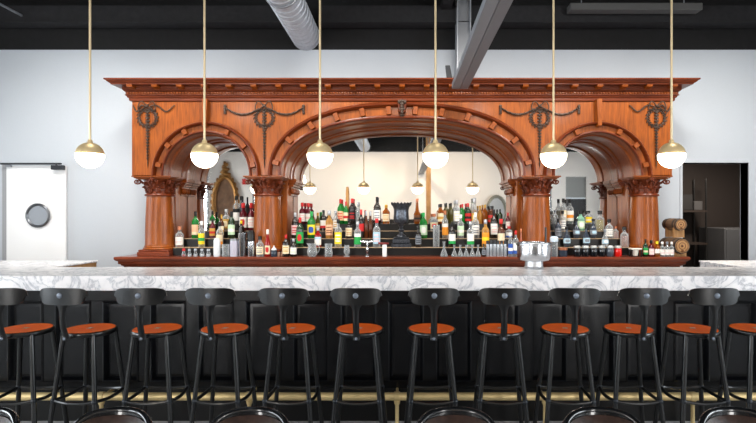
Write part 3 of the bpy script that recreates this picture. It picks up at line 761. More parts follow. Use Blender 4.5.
# ---------------------------------------------------------------- tiered bottle risers
STEP = [(5.68, 1.130), (5.80, 1.224), (5.92, 1.308), (6.04, 1.387)]
SPAN = {'left': [(-2.55, -1.70), (-2.50, -1.70), (-2.40, -1.70), (-2.31, -1.70)], 'middle': [(-1.27, 1.27)]*4, 'right': [(1.70, 2.55), (1.70, 2.49), (1.70, 2.44), (1.70, 2.38)]}
EDGE = mat('riser_edge', (186, 158, 126), .5)
for bay in SPAN:
    sp = SPAN[bay]
    t = thing('bottle_riser', ((sp[0][0]+sp[0][1])/2, 5.9, CT+.0005), f'black four-step bottle riser with pale edges in the {bay} arch of the back bar', 'riser', 'stepped bottle risers')
    for k, (y, z) in enumerate(STEP):
        z0 = CT+.0005 if k == 0 else STEP[k-1][1]
        st = obj('step', MB().box(sp[k][0], sp[k][1], y, 6.18, z0, z-.004), BLACK, t)
        obj('edge_strip', MB().box(sp[k][0], sp[k][1], y-.002, 6.18, z-.004, z), EDGE if k < 3 else BLACK, st)

PROF = {
 'wine': [(0, .9), (.015, 1), (.60, 1), (.66, .93), (.72, .68), (.77, .42), (.82, .34), (.985, .32), (1, .3)],
 'spirit': [(0, .92), (.015, 1), (.60, 1), (.65, .95), (.70, .72), (.74, .44), (.78, .38), (.985, .37), (1, .33)],
 'slim': [(0, .92), (.015, 1), (.48, 1), (.58, .85), (.70, .55), (.8, .42), (1, .4)],
 'squat': [(0, .9), (.02, 1), (.56, 1), (.64, .94), (.71, .6), (.75, .38), (1, .36)],
 'round': [(0, .62), (.03, .72), (.14, .93), (.28, 1), (.42, .96), (.55, .74), (.64, .44), (.7, .32), (.98, .3), (1, .34)],
 'carafe': [(0, .96), (.03, 1), (.12, .98), (.35, .66), (.5, .4), (.6, .3), (.9, .32), (1, .46)],
 'tall': [(0, .95), (.01, 1), (.40, 1), (.48, .7), (.55, .5), (.8, .34), (1, .3)],
}
CAPF = {'wine': (.84, .38), 'spirit': (.86, .46), 'slim': (.84, .48), 'squat': (.84, .5), 'round': (.88, .42), 'carafe': (.92, .3), 'tall': (.88, .4)}
LABZ = {'wine': (.14, .52), 'spirit': (.12, .54), 'slim': (.1, .42), 'squat': (.12, .5), 'round': (.2, .44), 'carafe': (.2, .3), 'tall': (.1, .36)}
def prof_r(kind, u):
    P = PROF[kind]
    for k in range(len(P)-1):
        if P[k][0] <= u <= P[k+1][0]: return P[k][1]+(P[k+1][1]-P[k][1])*(u-P[k][0])/(P[k+1][0]-P[k][0])
    return P[-1][1]
def bottle(name, cat, kind, X, Y, z, r, h, g, lab, cap, label, group, liquid=None):
    t = thing(name, (X, Y, z), label, cat, group)
    gm = G[g]
    q = MB().lathe([(0, 0)]+[(r*a, h*u) for u, a in PROF[kind]]+[(0, h)], X, Y, 20, cz=z)
    obj('glass_body', q, gm, t, 45)
    if liquid:
        P = [(0, .004)]+[(r*.88*prof_r(kind, u), h*u) for u in (.012, .15, .3, .45, .56)]+[(0, h*.56)]
        obj('liquid', MB().lathe(P, X, Y, 16, cz=z), G[liquid], t, 45)
    if lab:
        base, acc, style = lab
        a0, a1 = LABZ[kind]; q = MB(); rows = []; na, nz = 16, 10; A = 1.25
        rows = [[(X+(r*prof_r(kind, a0+(a1-a0)*j/nz)+.0012)*math.sin(-A+2*A*i/na), Y-(r*prof_r(kind, a0+(a1-a0)*j/nz)+.0012)*math.cos(-A+2*A*i/na), z+h*(a0+(a1-a0)*j/nz)) for j in range(nz+1)] for i in range(na+1)]
        q.strip(rows)
        f = 0
        for i in range(na):
            for j in range(nz):
                u, v = (i+.5)/na*2-1, (j+.5)/nz*2-1
                on = {'plain': False, 'band': abs(v+.1) < .28, 'top': v > .35, 'bottom': v < -.35, 'disc': u*u*1.6+v*v < .42, 'diamond': abs(u)*1.3+abs(v) < .75, 'lines': (j in (2, 4, 7)) and abs(u) < .62}[style]
                q.m[f] = 1 if on else 0; f += 1
        obj('paper_label', q, [paper(base), paper(acc)], t, 60)
    if cap:
        c0, cr = CAPF[kind]
        q = MB().lathe([(r*cr*.9, h*c0), (r*cr, h*(c0+.01)), (r*cr, h*1.005), (r*cr*.85, h*1.02), (0, h*1.02)], X, Y, 14, cz=z)
        obj('cap', q, capm(cap), t, 40)
    return t
# bay, step (0 = counter), px, top y, width px, kind, glass, label, cap, words
W = [
 ('left', 1, 176.5, 226.7, 8, 'squat', 'clear', ('white', 'pink', 'lines'), 'copper', 'clear squat bottle of rosy spirit with white label', 'rose'),
 ('left', 2, 195.4, 212, 7, 'wine', 'green', ('peach', 'cream', 'bottom'), 'black', 'bright green bottle with peach label and black cap', None),
 ('left', 1, 201.7, 221.5, 6.5, 'spirit', 'clear', ('yellow', 'green', 'band'), 'white', 'clear bottle with bright yellow label and white cap', 'yellow'),
 ('left', 3, 212.6, 211.5, 5.5, 'wine', 'green', ('white', 'green', 'band'), 'black', 'green bottle with white label and black cap', None),
 ('left', 2, 212.5, 219, 6, 'wine', 'magenta', ('gold', 'red', 'band'), 'black', 'dark red bottle with gold label', None),
 ('left', 1, 219.7, 222, 7, 'squat', 'clear', ('cream', 'orange', 'bottom'), 'black', 'clear bottle with cream label and black cap', 'gold'),
 ('left', 3, 226.3, 209.5, 7.5, 'spirit', 'clear', ('gold', 'cream', 'disc'), 'silver', 'clear bottle with gold label and silver cap', 'gold'),
 ('left', 2, 231.7, 212, 7, 'wine', 'dkgreen', ('palegreen', 'white', 'band'), 'black', 'dark green bottle with pale green label', None),
 ('left', 4, 236.8, 196, 7, 'spirit', 'clear', ('white', 'black', 'top'), 'black', 'tall clear bottle with white label and black neck', None),
 ('left', 4, 242.3, 197, 5, 'wine', 'slate', None, 'black', 'slender slate-coloured bottle without a label', None),
 ('left', 3, 243.3, 203.5, 7.5, 'squat', 'magenta', ('white', 'red', 'disc'), 'red', 'dark bottle with red cap and round red-white label', None),
 ('left', 3, 251.3, 203.5, 6.8, 'squat', 'magenta', ('white', 'pink', 'lines'), 'red', 'dark bottle with red cap and plain white label', None),
 ('left', 2, 241.3, 221, 6, 'wine', 'dark', None, 'yellow', 'black bottle with yellow cap', None),
 ('left', 2, 221.6, 215, 5, 'wine', 'brown', ('cream', 'gold', 'band'), 'gold', 'brown bottle with gold cap and cream label', None),
 ('middle', 2, 291, 213, 7, 'wine', 'dark', ('pink', 'red', 'lines'), 'silver', 'dark wine bottle with pink label and silver neck', None),
 ('middle', 1, 300, 218, 7.5, 'wine', 'dkgreen', ('green', 'red', 'diamond'), 'red', 'green bottle with red diamond label and red cap', None),
 ('middle', 4, 302.6, 203, 6, 'squat', 'magenta', ('white', 'pink', 'lines'), 'red', 'left one of two red-capped wine-dark bottles with white labels', None),
 ('middle', 4, 308, 203.5, 6, 'squat', 'magenta', ('white', 'pink', 'band'), 'red', 'right one of two red-capped wine-dark bottles with white labels', None),
 ('middle', 2, 311.5, 212, 8, 'wine', 'green', ('yellow', 'blue', 'disc'), 'green', 'bright green bottle with yellow label and blue disc', None),
 ('middle', 1, 318, 228, 6.8, 'spirit', 'red', ('white', 'paleblue', 'top'), 'silver', 'short bottle with white label and red foot', None),
 ('middle', 3, 318.3, 213, 4.8, 'slim', 'olive', ('gold', 'cream', 'band'), 'gold', 'slim olive bottle with gold cap', None),
 ('middle', 3, 323, 210.5, 6.5, 'wine', 'dark', ('white', 'red', 'bottom'), 'black', 'dark bottle with white label edged in red', None),
 ('middle', 2, 329.3, 211, 7.4, 'squat', 'gold', ('peach', 'brown', 'lines'), 'silver', 'golden bottle with peach label and silver cap', None),
 ('middle', 3, 335.6, 211, 5, 'spirit', 'clear', ('white', 'gold', 'lines'), 'silver', 'narrow clear bottle with white label', 'gold'),
 ('middle', 1, 338.2, 219.5, 7.2, 'spirit', 'clear', ('yellow', 'white', 'lines'), 'black', 'clear bottle with yellow label and black cap', 'yellow'),
 ('middle', 4, 340.8, 199.5, 6, 'wine', 'green', ('peach', 'red', 'lines'), 'red', 'taller red-capped green bottle with peach label', None),
 ('middle', 4, 346, 202, 5, 'wine', 'green', ('cream', 'red', 'band'), 'red', 'shorter red-capped green bottle left of the black one', None),
 ('middle', 4, 351.8, 199, 7, 'wine', 'dark', ('black', 'red', 'lines'), 'red', 'black bottle with red cap and black label', None),
 ('middle', 2, 349, 219, 6.8, 'spirit', 'dark', ('cream', 'tan', 'lines'), 'black', 'dark bottle with big cream label', None),
 ('middle', 4, 357.6, 202, 4, 'slim', 'clear', None, 'silver', 'thin clear bottle between dark ones', None),
 ('middle', 2, 361.2, 210, 6, 'wine', 'dark', ('red', 'black', 'bottom'), 'red', 'dark bottle with red label and red cap', None),
 ('middle', 1, 357.6, 222, 7, 'spirit', 'clear', ('green', 'white', 'top'), 'silver', 'clear bottle with green label', None),
 ('middle', 2, 366.3, 211.5, 4.2, 'slim', 'brown', None, 'silver', 'left one of two slim brown bottles', None),
 ('middle', 2, 370.6, 211.5, 4.2, 'slim', 'brown', None, 'silver', 'right one of two slim brown bottles', None),
 ('middle', 4, 377, 197.5, 7, 'wine', 'dark', ('white', 'grey', 'lines'), 'black', 'tall dark bottle with white label', None),
 ('middle', 1, 376.7, 219, 7.4, 'spirit', 'paleg' if False else 'clear', ('paleblue', 'pink', 'lines'), 'red', 'clear bottle with pale blue label and red cap', None),
 ('middle', 4, 386, 205, 7, 'wine', 'amber', ('cream', 'tan', 'lines'), 'gold', 'amber bottle with cream label, left of the urn', None),
 ('middle', 4, 417.3, 199, 6.4, 'tall', 'amber', ('brown', 'black', 'band'), 'copper', 'amber bottle with dark label, right of the urn', None),
 ('middle', 1, 418.3, 226, 6, 'wine', 'dark', ('grey', 'black', 'lines'), 'black', 'short dark bottle with grey label', None),
 ('middle', 2, 423.5, 213, 7.6, 'wine', 'green', ('palegreen', 'white', 'disc'), 'green', 'green bottle with pale leaf-green label', None),
 ('middle', 3, 434, 214, 7.6, 'squat', 'clear', ('cream', 'red', 'disc'), 'copper', 'clear bottle with copper cap and red spot', None),
 ('middle', 4, 442, 204.3, 6.4, 'spirit', 'amber', ('cream', 'gold', 'band'), 'black', 'amber bottle with cream label and black cap', None),
 ('middle', 2, 445, 211, 6.2, 'spirit', 'clear', ('orange', 'white', 'top'), 'copper', 'clear bottle with orange label', 'gold'),
 ('middle', 4, 449, 203.5, 4.6, 'wine', 'olive', None, 'black', 'left one of two slender olive bottles', None),
 ('middle', 4, 453, 203.5, 4.6, 'wine', 'olive', None, 'black', 'right one of two slender olive bottles', None),
 ('middle', 1, 452, 222, 7.2, 'wine', 'dark', ('white', 'green', 'bottom'), 'black', 'dark bottle with white and green label', None),
 ('middle', 4, 458.4, 200.5, 6.4, 'spirit', 'clear', ('white', 'cream', 'lines'), 'silver', 'tall clear bottle with white label and silver cap', None),
 ('middle', 2, 460.6, 215, 6.6, 'spirit', 'clear', ('palegreen', 'white', 'band'), 'white', 'clear bottle with pale green label and white cap', None),
 ('middle', 4, 463.6, 204.5, 4.6, 'wine', 'green', None, 'red', 'slender green bottle with red cap', None),
 ('middle', 4, 467.8, 203.5, 6.4, 'wine', 'dkgreen', ('red', 'black', 'band'), 'red', 'dark green bottle with red cap and red label', None),
 ('middle', 4, 473.5, 198.5, 6.4, 'slim', 'clear', ('gold', 'cream', 'disc'), 'silver', 'tallest clear bottle, with silver top', 'gold'),
 ('middle', 2, 475.5, 213, 7.4, 'wine', 'clear', ('white', 'grey', 'lines'), 'white', 'clear bottle with white label and white cap', None),
 ('middle', 1, 470.5, 222, 7.2, 'spirit', 'clear', ('white', 'green', 'bottom'), 'silver', 'clear bottle with white and green label', None),
 ('middle', 4, 478.2, 206, 4.4, 'slim', 'gold', None, 'gold', 'slim golden bottle with gold cap', None),
 ('middle', 4, 482.4, 205, 5.2, 'wine', 'amber', None, 'gold', 'unlabelled amber bottle with gold cap', None),
 ('middle', 4, 488.6, 206.3, 8, 'squat', 'brown', ('red', 'brown', 'band'), 'black', 'squat brown bottle with dark red label', None),
 ('middle', 2, 494, 210, 7, 'wine', 'dark', ('white', 'pink', 'lines'), 'black', 'dark bottle with white label and black cap', None),
 ('middle', 1, 485.5, 220, 7.4, 'spirit', 'gold', ('orange', 'yellow', 'band'), 'silver', 'golden bottle with orange label and silver cap', None),
 ('middle', 4, 500, 209.5, 5, 'wine', 'dkgreen', None, 'black', 'dark green bottle with black cap', None),
 ('middle', 1, 501, 219.5, 7.2, 'squat', 'brown', ('cream', 'orange', 'bottom'), 'red', 'brown bottle with red cap and orange label', None),
 ('middle', 3, 509, 213, 4.6, 'wine', 'magenta', ('white', 'pink', 'lines'), 'red', 'small wine-dark bottle with red cap', None),
 ('middle', 2, 509.5, 226.5, 6.8, 'squat', 'clear', ('white', 'blue', 'bottom'), 'red', 'short clear bottle with blue-footed label', None),
 ('right', 4, 555, 210.5, 6, 'spirit', 'clear', None, 'grey', 'clear unlabelled bottle with grey cap', None),
 ('right', 3, 562.5, 211, 6.6, 'spirit', 'clear', ('white', 'grey', 'lines'), 'black', 'clear bottle with white label and black cap', None),
 ('right', 4, 563.6, 199, 6, 'spirit', 'clear', ('cream', 'white', 'lines'), 'black', 'tall clear bottle with cream label', None),
 ('right', 4, 569.6, 199.5, 7, 'spirit', 'clear', ('white', 'orange', 'band'), 'black', 'tall clear bottle with orange-banded label', None),
 ('right', 3, 580.5, 211, 8, 'squat', 'pale', ('palegreen', 'white', 'disc'), 'black', 'pale green bottle with black cap', None),
 ('right', 4, 588.6, 211, 7, 'spirit', 'clear', ('yellow', 'cream', 'band'), 'black', 'clear bottle with yellow label', None),
 ('right', 3, 599.8, 211, 9, 'squat', 'clear', None, 'black', 'broad clear decanter of pale gold spirit', 'yellow'),
 ('right', 2, 558, 219, 6.5, 'wine', 'slate', ('grey', 'black', 'lines'), 'black', 'slate bottle with dull grey label', None),
 ('right', 2, 576.4, 219, 7.2, 'round', 'slate', ('grey', 'paleblue', 'disc'), 'black', 'left one of two round slate flasks', None),
 ('right', 2, 593.2, 219, 7.2, 'round', 'slate', ('grey', 'paleblue', 'disc'), 'black', 'right one of two round slate flasks', None),
 ('right', 1, 566.6, 227, 7.2, 'round', 'slate', ('paleblue', 'grey', 'disc'), 'black', 'left one of two round slate flasks', None),
 ('right', 1, 586.2, 226, 7.2, 'round', 'slate', ('paleblue', 'grey', 'disc'), 'black', 'right one of two round slate flasks', None),
 ('right', 2, 612.6, 219.5, 7.6, 'squat', 'clear', ('white', 'grey', 'lines'), 'black', 'clear squat bottle with white label', None),
 ('right', 1, 605, 229.5, 6.6, 'round', 'clear', ('paleblue', 'white', 'disc'), 'grey', 'small round clear bottle with pale blue label', None),
 ('right', 2, 619.5, 226.5, 5.5, 'squat', 'clear', None, 'copper', 'small clear bottle with copper cap', 'rose'),
 ('right', 1, 624.6, 227, 8, 'squat', 'clear', None, 'black', 'clear unlabelled bottle with black cap', 'rose'),
 # standing on the wooden counter of the back bar
 ('', 0, 260, 236.5, 7.5, 'squat', 'clear', ('cream', 'grey', 'lines'), 'black', 'small clear bottle with dark stopper left of the red bottle', None),
 ('', 0, 267.6, 230, 5.4, 'slim', 'red', ('cream', 'red', 'disc'), 'white', 'bright red sauce bottle with cream label and white cap', None),
 ('', 0, 286, 235, 7, 'wine', 'dark', ('cream', 'gold', 'lines'), 'red', 'dark bottle with red cap and cream label', None),
 ('', 0, 293.6, 239, 6.5, 'wine', 'dark', ('white', 'palegreen', 'lines'), 'silver', 'dark bottle with white label and silver cap', None),
 ('', 0, 483.7, 244, 3.8, 'wine', 'dark', ('grey', 'black', 'lines'), 'black', 'tiny dark bottle left of the steel tube row', None),
 ('', 0, 510.3, 233, 4.8, 'spirit', 'clear', ('blue', 'white', 'band'), 'white', 'narrow bottle with blue and white label', None),
 ('', 0, 515.8, 231, 5.6, 'spirit', 'clear', ('white', 'blue', 'bottom'), 'red', 'red-capped bottle with blue-footed white label', None),
 ('', 0, 521, 229, 4.6, 'round', 'copper', None, 'copper', 'small coppery bottle left of the column', None),
 ('', 0, 645.4, 239.5, 4.8, 'wine', 'dkgreen', ('green', 'cream', 'band'), 'black', 'small dark green bottle with green label', None),
 ('', 0, 651.2, 240.5, 5.4, 'squat', 'magenta', ('pink', 'white', 'lines'), 'black', 'small bottle with pink label and black cap', None),
 ('', 0, 657, 241.5, 5.4, 'squat', 'amber', ('white', 'brown', 'bottom'), 'yellow', 'small amber bottle with yellow cap', None),
 ('', 0, 662.2, 242, 5, 'squat', 'clear', ('white', 'pink', 'lines'), 'white', 'small white-labelled bottle with white cap, left of three', None),
 ('', 0, 667, 242, 4.8, 'squat', 'clear', ('white', 'pink', 'lines'), 'grey', 'small white-labelled bottle with grey cap, middle of three', None),
 ('', 0, 671.6, 242, 4.4, 'squat', 'clear', ('white', 'pink', 'lines'), 'white', 'small white-labelled bottle beside the barrels, right of three', None),
]
STN = {1: 'lowest step', 2: 'second step', 3: 'third step', 4: 'top step'}
CY = 5.535                                   # row of things along the counter's front
rows = {}
for w in W:
    bay, st, px, ty, wd = w[:5]
    Y = CY if st == 0 else STEP[st-1][0]+.060
    z = CT+.0005 if st == 0 else STEP[st-1][1]+.0005
    r = wd*.5*Y/F; h = wz(ty, Y-r*.0)-z
    rows.setdefault((bay, st), []).append([wx(px, Y), Y, z, r, h, w])
def relax(L, lo=-9, hi=9):
    L.sort(key=lambda a: a[0])
    for _ in range(400):
        for a, b in zip(L, L[1:]):
            g = a[3]+b[3]+.0015-(b[0]-a[0])
            if g > 0: a[0] -= g/2; b[0] += g/2
        for a in L: a[0] = min(max(a[0], lo+a[3]), hi-a[3])
for (bay, st), L in rows.items():
    if st: lo, hi = SPAN[bay][st-1]; relax(L, lo+.002, hi-.002)
    for X, Y, z, r, h, w in L:
        where = f"on the {bay} riser's {STN[st]}" if st else 'on the wooden counter'
        bottle('bottle', 'bottle', w[5], X, Y, z, r, h, w[6], w[7], w[8], f'{w[9]}, {where}', f'bottles {where}', w[10])

# ---------------------------------------------------------------- bar ware on the wooden counter
GL = G['clear']
def cpos(px, Y=CY): return wx(px, Y), Y, CT+.0005
def simple(name, cat, label, px, prof, m, n=20, group=None, Y=CY, smooth=40):
    X, y, z = cpos(px, Y)
    o = obj(name, MB().lathe(prof, X, y, n, cz=z), m, None, smooth); return tag(o, label, cat, group)
def ware(name, cat, label, px, parts, group=None, Y=CY):
    X, y, z = cpos(px, Y); t = thing(name, (X, y, z), label, cat, group)
    for nm, prof, m in parts: obj(nm, MB().lathe(prof, X, y, 20, cz=z), m, t, 40)
    return t
FROST = mat('frosted_white_glass', (226, 230, 234), .35)
STL = mat('brushed_steel', (150, 154, 160), .3, 1)
# little cruets at the left
CRW = ['red-topped small glass cruet at the left end of the wooden counter', 'second small glass cruet from the left on the wooden counter', 'third small glass cruet from the left on the wooden counter', 'fourth small glass cruet from the left on the wooden counter', 'fifth small glass cruet from the left, beside the frosted canister']
for i, px in enumerate((183.8, 189.6, 195.6, 202.2, 208.6)):
    s = 1 if i < 3 else 1.15
    ware('glass_cruet', 'cruet', CRW[i], px, [('glass_body', [(0, 0), (.021*s, 0), (.023*s, .006), (.021*s, .03), (.013*s, .045), (.015*s, .06), (0, .06)], GL), ('filling', [(0, .002), (.016*s, .002), (.017*s, .026), (0, .026)], paper('red') if i == 0 else FROST), ('stopper', [(.012, .06), (.018*s, .066), (.016*s, .084), (.006, .09), (0, .09)], paper('red') if i == 0 else STL)], 'small glass cruets on the wooden counter')
ware('frosted_canister', 'canister', 'tall frosted white canister beside the small glass cruets', 217, [('body', [(0, 0), (.034, 0), (.036, .01), (.036, .17), (.03, .185), (0, .185)], FROST), ('lid', [(.03, .185), (.031, .2), (.0, .205)], WHITEP)])
ware('glass_jar', 'jar', 'ribbed glass jar between the frosted canister and grey canister', 226, [('glass_body', [(0, 0), (.04, 0), (.043, .01), (.04, .05), (.043, .09), (.043, .135), (.040, .135), (.038, .01), (0, .008)], GL)])
ware('grey_canister', 'canister', 'lilac-grey lidded canister left of the steel shaker', 234, [('body', [(0, 0), (.04, 0), (.041, .01), (.041, .175), (0, .175)], mat('lilac_grey', (186, 184, 200), .4)), ('lid', [(.042, .172), (.042, .19), (.03, .197), (0, .197)], STL)])
ware('cocktail_shaker', 'shaker', 'tall plain steel cocktail shaker beside the left middle column', 242.3, [('tin', [(0, 0), (.036, 0), (.038, .008), (.045, .25), (.046, .255), (.043, .255), (.036, .02), (0, .02)], CHROME)])
ware('steel_flask', 'flask', 'steel flask with black top standing just left of the column', 251.2, [('body', [(0, 0), (.037, 0), (.039, .01), (.039, .165), (0, .165)], CHROME), ('top', [(.0395, .165), (.04, .17), (.038, .255), (.028, .285), (0, .285)], BLACK)])
ware('lidded_jar', 'jar', 'small grey glass jar with pointed lid in front of the column', 274, [('glass_body', [(0, 0), (.03, 0), (.034, .02), (.033, .06), (.026, .07), (0, .07)], G['slate']), ('lid', [(.028, .07), (.03, .076), (.018, .095), (.006, .1), (.007, .115), (0, .12)], FROST)])
for i, px in enumerate((278.8, 282.4)):
    simple('salt_cellar', 'salt cellar', ['left', 'right'][i]+' one of two tiny brown pots beside the red-capped dark bottle', px, [(0, 0), (.015, 0), (.017, .02), (.015, .045), (.008, .05), (0, .05)], mat('brown_glaze', (140, 104, 84), .4), group='tiny brown pots')
# glass pitcher, mixing glass, nosing glass
X, y, z = cpos(312.3)
t = thing('glass_pitcher', (X, y, z), 'round clear glass pitcher with handle below the green bottle', 'pitcher')
obj('glass_body', MB().lathe([(0, 0), (.036, 0), (.05, .02), (.056, .05), (.05, .085), (.042, .11), (.046, .142), (.043, .142), (.039, .11), (.046, .08), (.05, .05), (0, .008)], X, y, 28, cz=z), GL, t, 45)
obj('handle', MB().tube([(X+.043, y, z+.125), (X+.07, y, z+.12), (X+.078, y, z+.085), (X+.066, y, z+.05), (X+.05, y, z+.04)], .006), GL, t)
obj('spout', MB().hexa([(X-.04, y-.012, z+.115), (X-.04, y+.012, z+.115), (X-.043, y+.016, z+.142), (X-.043, y-.016, z+.142), (X-.046, y-.003, z+.12), (X-.046, y+.003, z+.12), (X-.064, y+.004, z+.146), (X-.064, y-.004, z+.146)]), GL, t)
ware('mixing_glass', 'mixing glass', 'clear mixing glass with pale base right of the glass pitcher', 328.6, [('glass_body', [(0, 0), (.04, 0), (.043, .01), (.043, .05), (.038, .085), (.043, .14), (.04, .14), (.035, .085), (.039, .04), (0, .02)], GL)])
ware('nosing_glass', 'glass', 'small clear tulip glass right of the clear mixing glass', 346.8, [('glass_body', [(0, 0), (.034, 0), (.034, .006), (.012, .012), (.03, .03), (.034, .06), (.024, .125), (.022, .125), (.031, .06), (.026, .032), (0, .02)], GL)])
X, y, z = cpos(367.3)
t = thing('bar_tool', (X, y, z), 'silver T-handled bar tool standing on a round foot left of the urn', 'bar tool')
obj('foot', MB().lathe([(0, 0), (.022, 0), (.022, .006), (.009, .012), (.009, .05), (.016, .06), (.016, .10), (.009, .11), (.009, .155), (0, .16)], X, y, 16, cz=z), CHROME, t)
obj('handle', MB().tube([(X-.075, y, z+.165), (X-.03, y, z+.158), (X+.03, y, z+.158), (X+.07, y, z+.166)], [.008, .012, .012, .008], 10), CHROME, t)
X, y, z = cpos(384.6)
t = thing('bar_tool', (X, y, z), 'white cylinder with dark red crossbar on top, left of the urn', 'bar tool')
obj('body', MB().lathe([(0, 0), (.024, 0), (.025, .006), (.025, .12), (.02, .13), (0, .13)], X, y, 16, cz=z), WHITEP, t)
obj('crossbar', MB().tube([(X-.07, y, z+.148), (X-.02, y, z+.140), (X+.045, y, z+.143)], [.010, .013, .009], 10), mat('dark_red_paint', (120, 40, 40), .35), t)
# urn on the lowest step
UY = 5.76; X = wx(401.3, UY); z = STEP[0][1]+.0005
UR = mat('patinated_urn', (78, 82, 90), .3, .75, bump=.2, bscale=60, var=.5)
t = thing('urn', (X, 5.735, z), 'dark metal urn with scalloped rim on a square plinth, middle riser', 'urn')
obj('base', MB().box(X-.112, X+.112, 5.686, 5.796, z, z+.04, .005).box(X-.098, X+.098, 5.69, 5.79, z+.04, z+.10, .012).box(X-.085, X+.085, 5.69, 5.79, z+.10, z+.112, .003), UR, t)
obj('stem', MB().lathe([(.05, .112), (.06, .118), (.05, .135), (.026, .15), (.02, .17), (.034, .185), (.036, .195), (.02, .205), (.024, .23), (.04, .25), (0, .252)], X, 5.738, 28, cz=z), UR, t)
q = MB(); rws = []
bp = [(.03, .25), (.060, .262), (.080, .285), (.086, .32), (.082, .38), (.082, .425), (.092, .455), (.116, .482), (.108, .484), (.074, .44), (.07, .30), (.0, .28)]
N = 72
for i in range(N):
    a = 2*PI*i/N; sc = abs(math.sin(a*9)); rws.append([(X+r*(1+.03*sc*(zz > .3))*math.cos(a), 5.738+r*(1+.03*sc*(zz > .3))*math.sin(a), z+zz+(.022*sc if zz > .47 else 0)) for r, zz in bp])
q.strip(rws, closed=True); obj('bowl', q, UR, t, 40)
# tall carved stick standing in the bottles
X = wx(347.2, 6.155); z = STEP[3][1]+.0005
o = obj('carved_stick', MB().lathe([(0, 0), (.013, 0), (.012, .12), (.016, .15), (.014, .2), (.018, .3), (.014, .33), (.017, .36), (.012, .42), (.009, .445), (0, .45)], X, 6.145, 12, cz=z), mat('carved_tan_wood', (186, 138, 78), .5, bump=.3, bscale=90)); tag(o, 'tall carved tan wooden stick rising behind the green bottles, middle riser', 'stick')
# tall clear glass on lowest step
Y1 = STEP[0][0]+.055; X = wx(436.3, Y1)
o = obj('highball_glass', MB().lathe([(0, 0), (.033, 0), (.036, .006), (.038, .25), (.035, .25), (.032, .02), (0, .016)], X, Y1, 24, cz=STEP[0][1]+.0005), GL); tag(o, 'tall straight clear glass on the middle riser\'s lowest step', 'glass')
# carafes
CW = ['largest of the small glass carafes, at the left of their row', 'second glass carafe from the left in the carafe row', 'third glass carafe from the left in the carafe row', 'fourth glass carafe from the left in the carafe row', 'fifth glass carafe from the left in the carafe row', 'rightmost glass carafe of the row, beside the steel tubes']
for i, px in enumerate((444, 454.3, 460.3, 466.2, 472.2, 478)):
    r, h = (.04, .165) if i == 0 else (.031, .128)
    o = obj('glass_carafe', MB().lathe([(0, 0)]+[(r*a, h*u) for u, a in PROF['carafe']]+[(r*.38, h)]+[(r*a*.86, h*u+.003) for u, a in PROF['carafe'][::-1][1:]]+[(0, .006)], *cpos(px)[:2], 20, cz=cpos(px)[2]), GL); tag(o, CW[i], 'carafe', 'small glass carafes')
# steel tubes
TW = ['leftmost', 'second from left', 'third from left', 'third from right', 'second from right', 'rightmost']
for i in range(6):
    px = 487.6+3.5*i
    ware('steel_tube', 'canister', f'{TW[i]} of the six upright steel tubes on the wooden counter', px, [('body', [(0, 0), (.0165, 0), (.0175, .004), (.0175, .135), (0, .135)], mat('pale_steel', (200, 206, 212), .25, .7)), ('cap', [(.0165, .135), (.0165, .168), (.012, .175), (0, .175)], mat('dark_steel', (58, 60, 64), .4, .6))], 'row of upright steel tubes')
# jars
ware('white_lidded_jar', 'jar', 'glass jar with blue-white lid right of the ice bucket', 554, [('glass_body', [(0, 0), (.036, 0), (.04, .01), (.04, .15), (.034, .165), (0, .165)], GL), ('contents', [(0, .004), (.034, .004), (.034, .11), (0, .11)], G['slate']), ('lid', [(.042, .160), (.044, .17), (.044, .205), (.03, .22), (0, .222)], mat('pale_blue_lid', (206, 222, 236), .4))])
ware('squat_jar', 'jar', 'squat glass jar with copper lid left of the dark jars', 563, [('glass_body', [(0, 0), (.042, 0), (.046, .008), (.046, .075), (0, .075)], G['slate']), ('lid', [(.047, .072), (.048, .078), (.048, .098), (0, .1)], capm('copper'))])
JC = [(20, 22, 26)]*5+[(206, 26, 20)]
JL = ['leftmost dark jar with silver lid on the wooden counter', 'second dark jar with silver lid from the left', 'third dark jar with silver lid from the left', 'fourth dark jar with silver lid from the left', 'dark grey jar with silver lid, left of the red jar', 'red jar with silver lid at the right end of the jars']
for i, px in enumerate((577, 585.3, 593.6, 601.7, 610, 618)):
    ware('preserve_jar', 'jar', JL[i], px, [('glass_body', [(0, 0), (.034, 0), (.039, .01), (.039, .08), (.034, .094), (0, .094)], mat(['black_jar', 'black_jar', 'black_jar', 'black_jar', 'grey_jar', 'red_jar'][i], JC[i] if i != 4 else (70, 76, 86), .12, coat=.5)), ('lid', [(.036, .092), (.037, .096), (.037, .112), (.032, .118), (0, .118)], mat('silver_lid', (196, 198, 196), .35, .6))], 'lidded jars on the wooden counter')
# white ceramic stand
X, y, z = cpos(635.3)
t = thing('ceramic_stand', (X, y, z), 'small white ceramic stand on dark legs right of the red jar', 'stand')
obj('top', MB().box(X-.058, X+.058, y-.04, y+.04, z+.075, z+.092, .005), mat('white_ceramic', (226, 222, 212), .3), t)
obj('cup', MB().lathe([(0, .008), (.022, .008), (.032, .05), (.035, .075), (0, .075)], X, y, 20, cz=z), mat('white_ceramic', (226, 222, 212), .3), t)
for s in (-1, 1):
    for k in (-1, 1): obj('leg', MB().box(X+s*.05-.005, X+s*.05+.005, y+k*.032-.005, y+k*.032+.005, z, z+.075), BLACK, t)
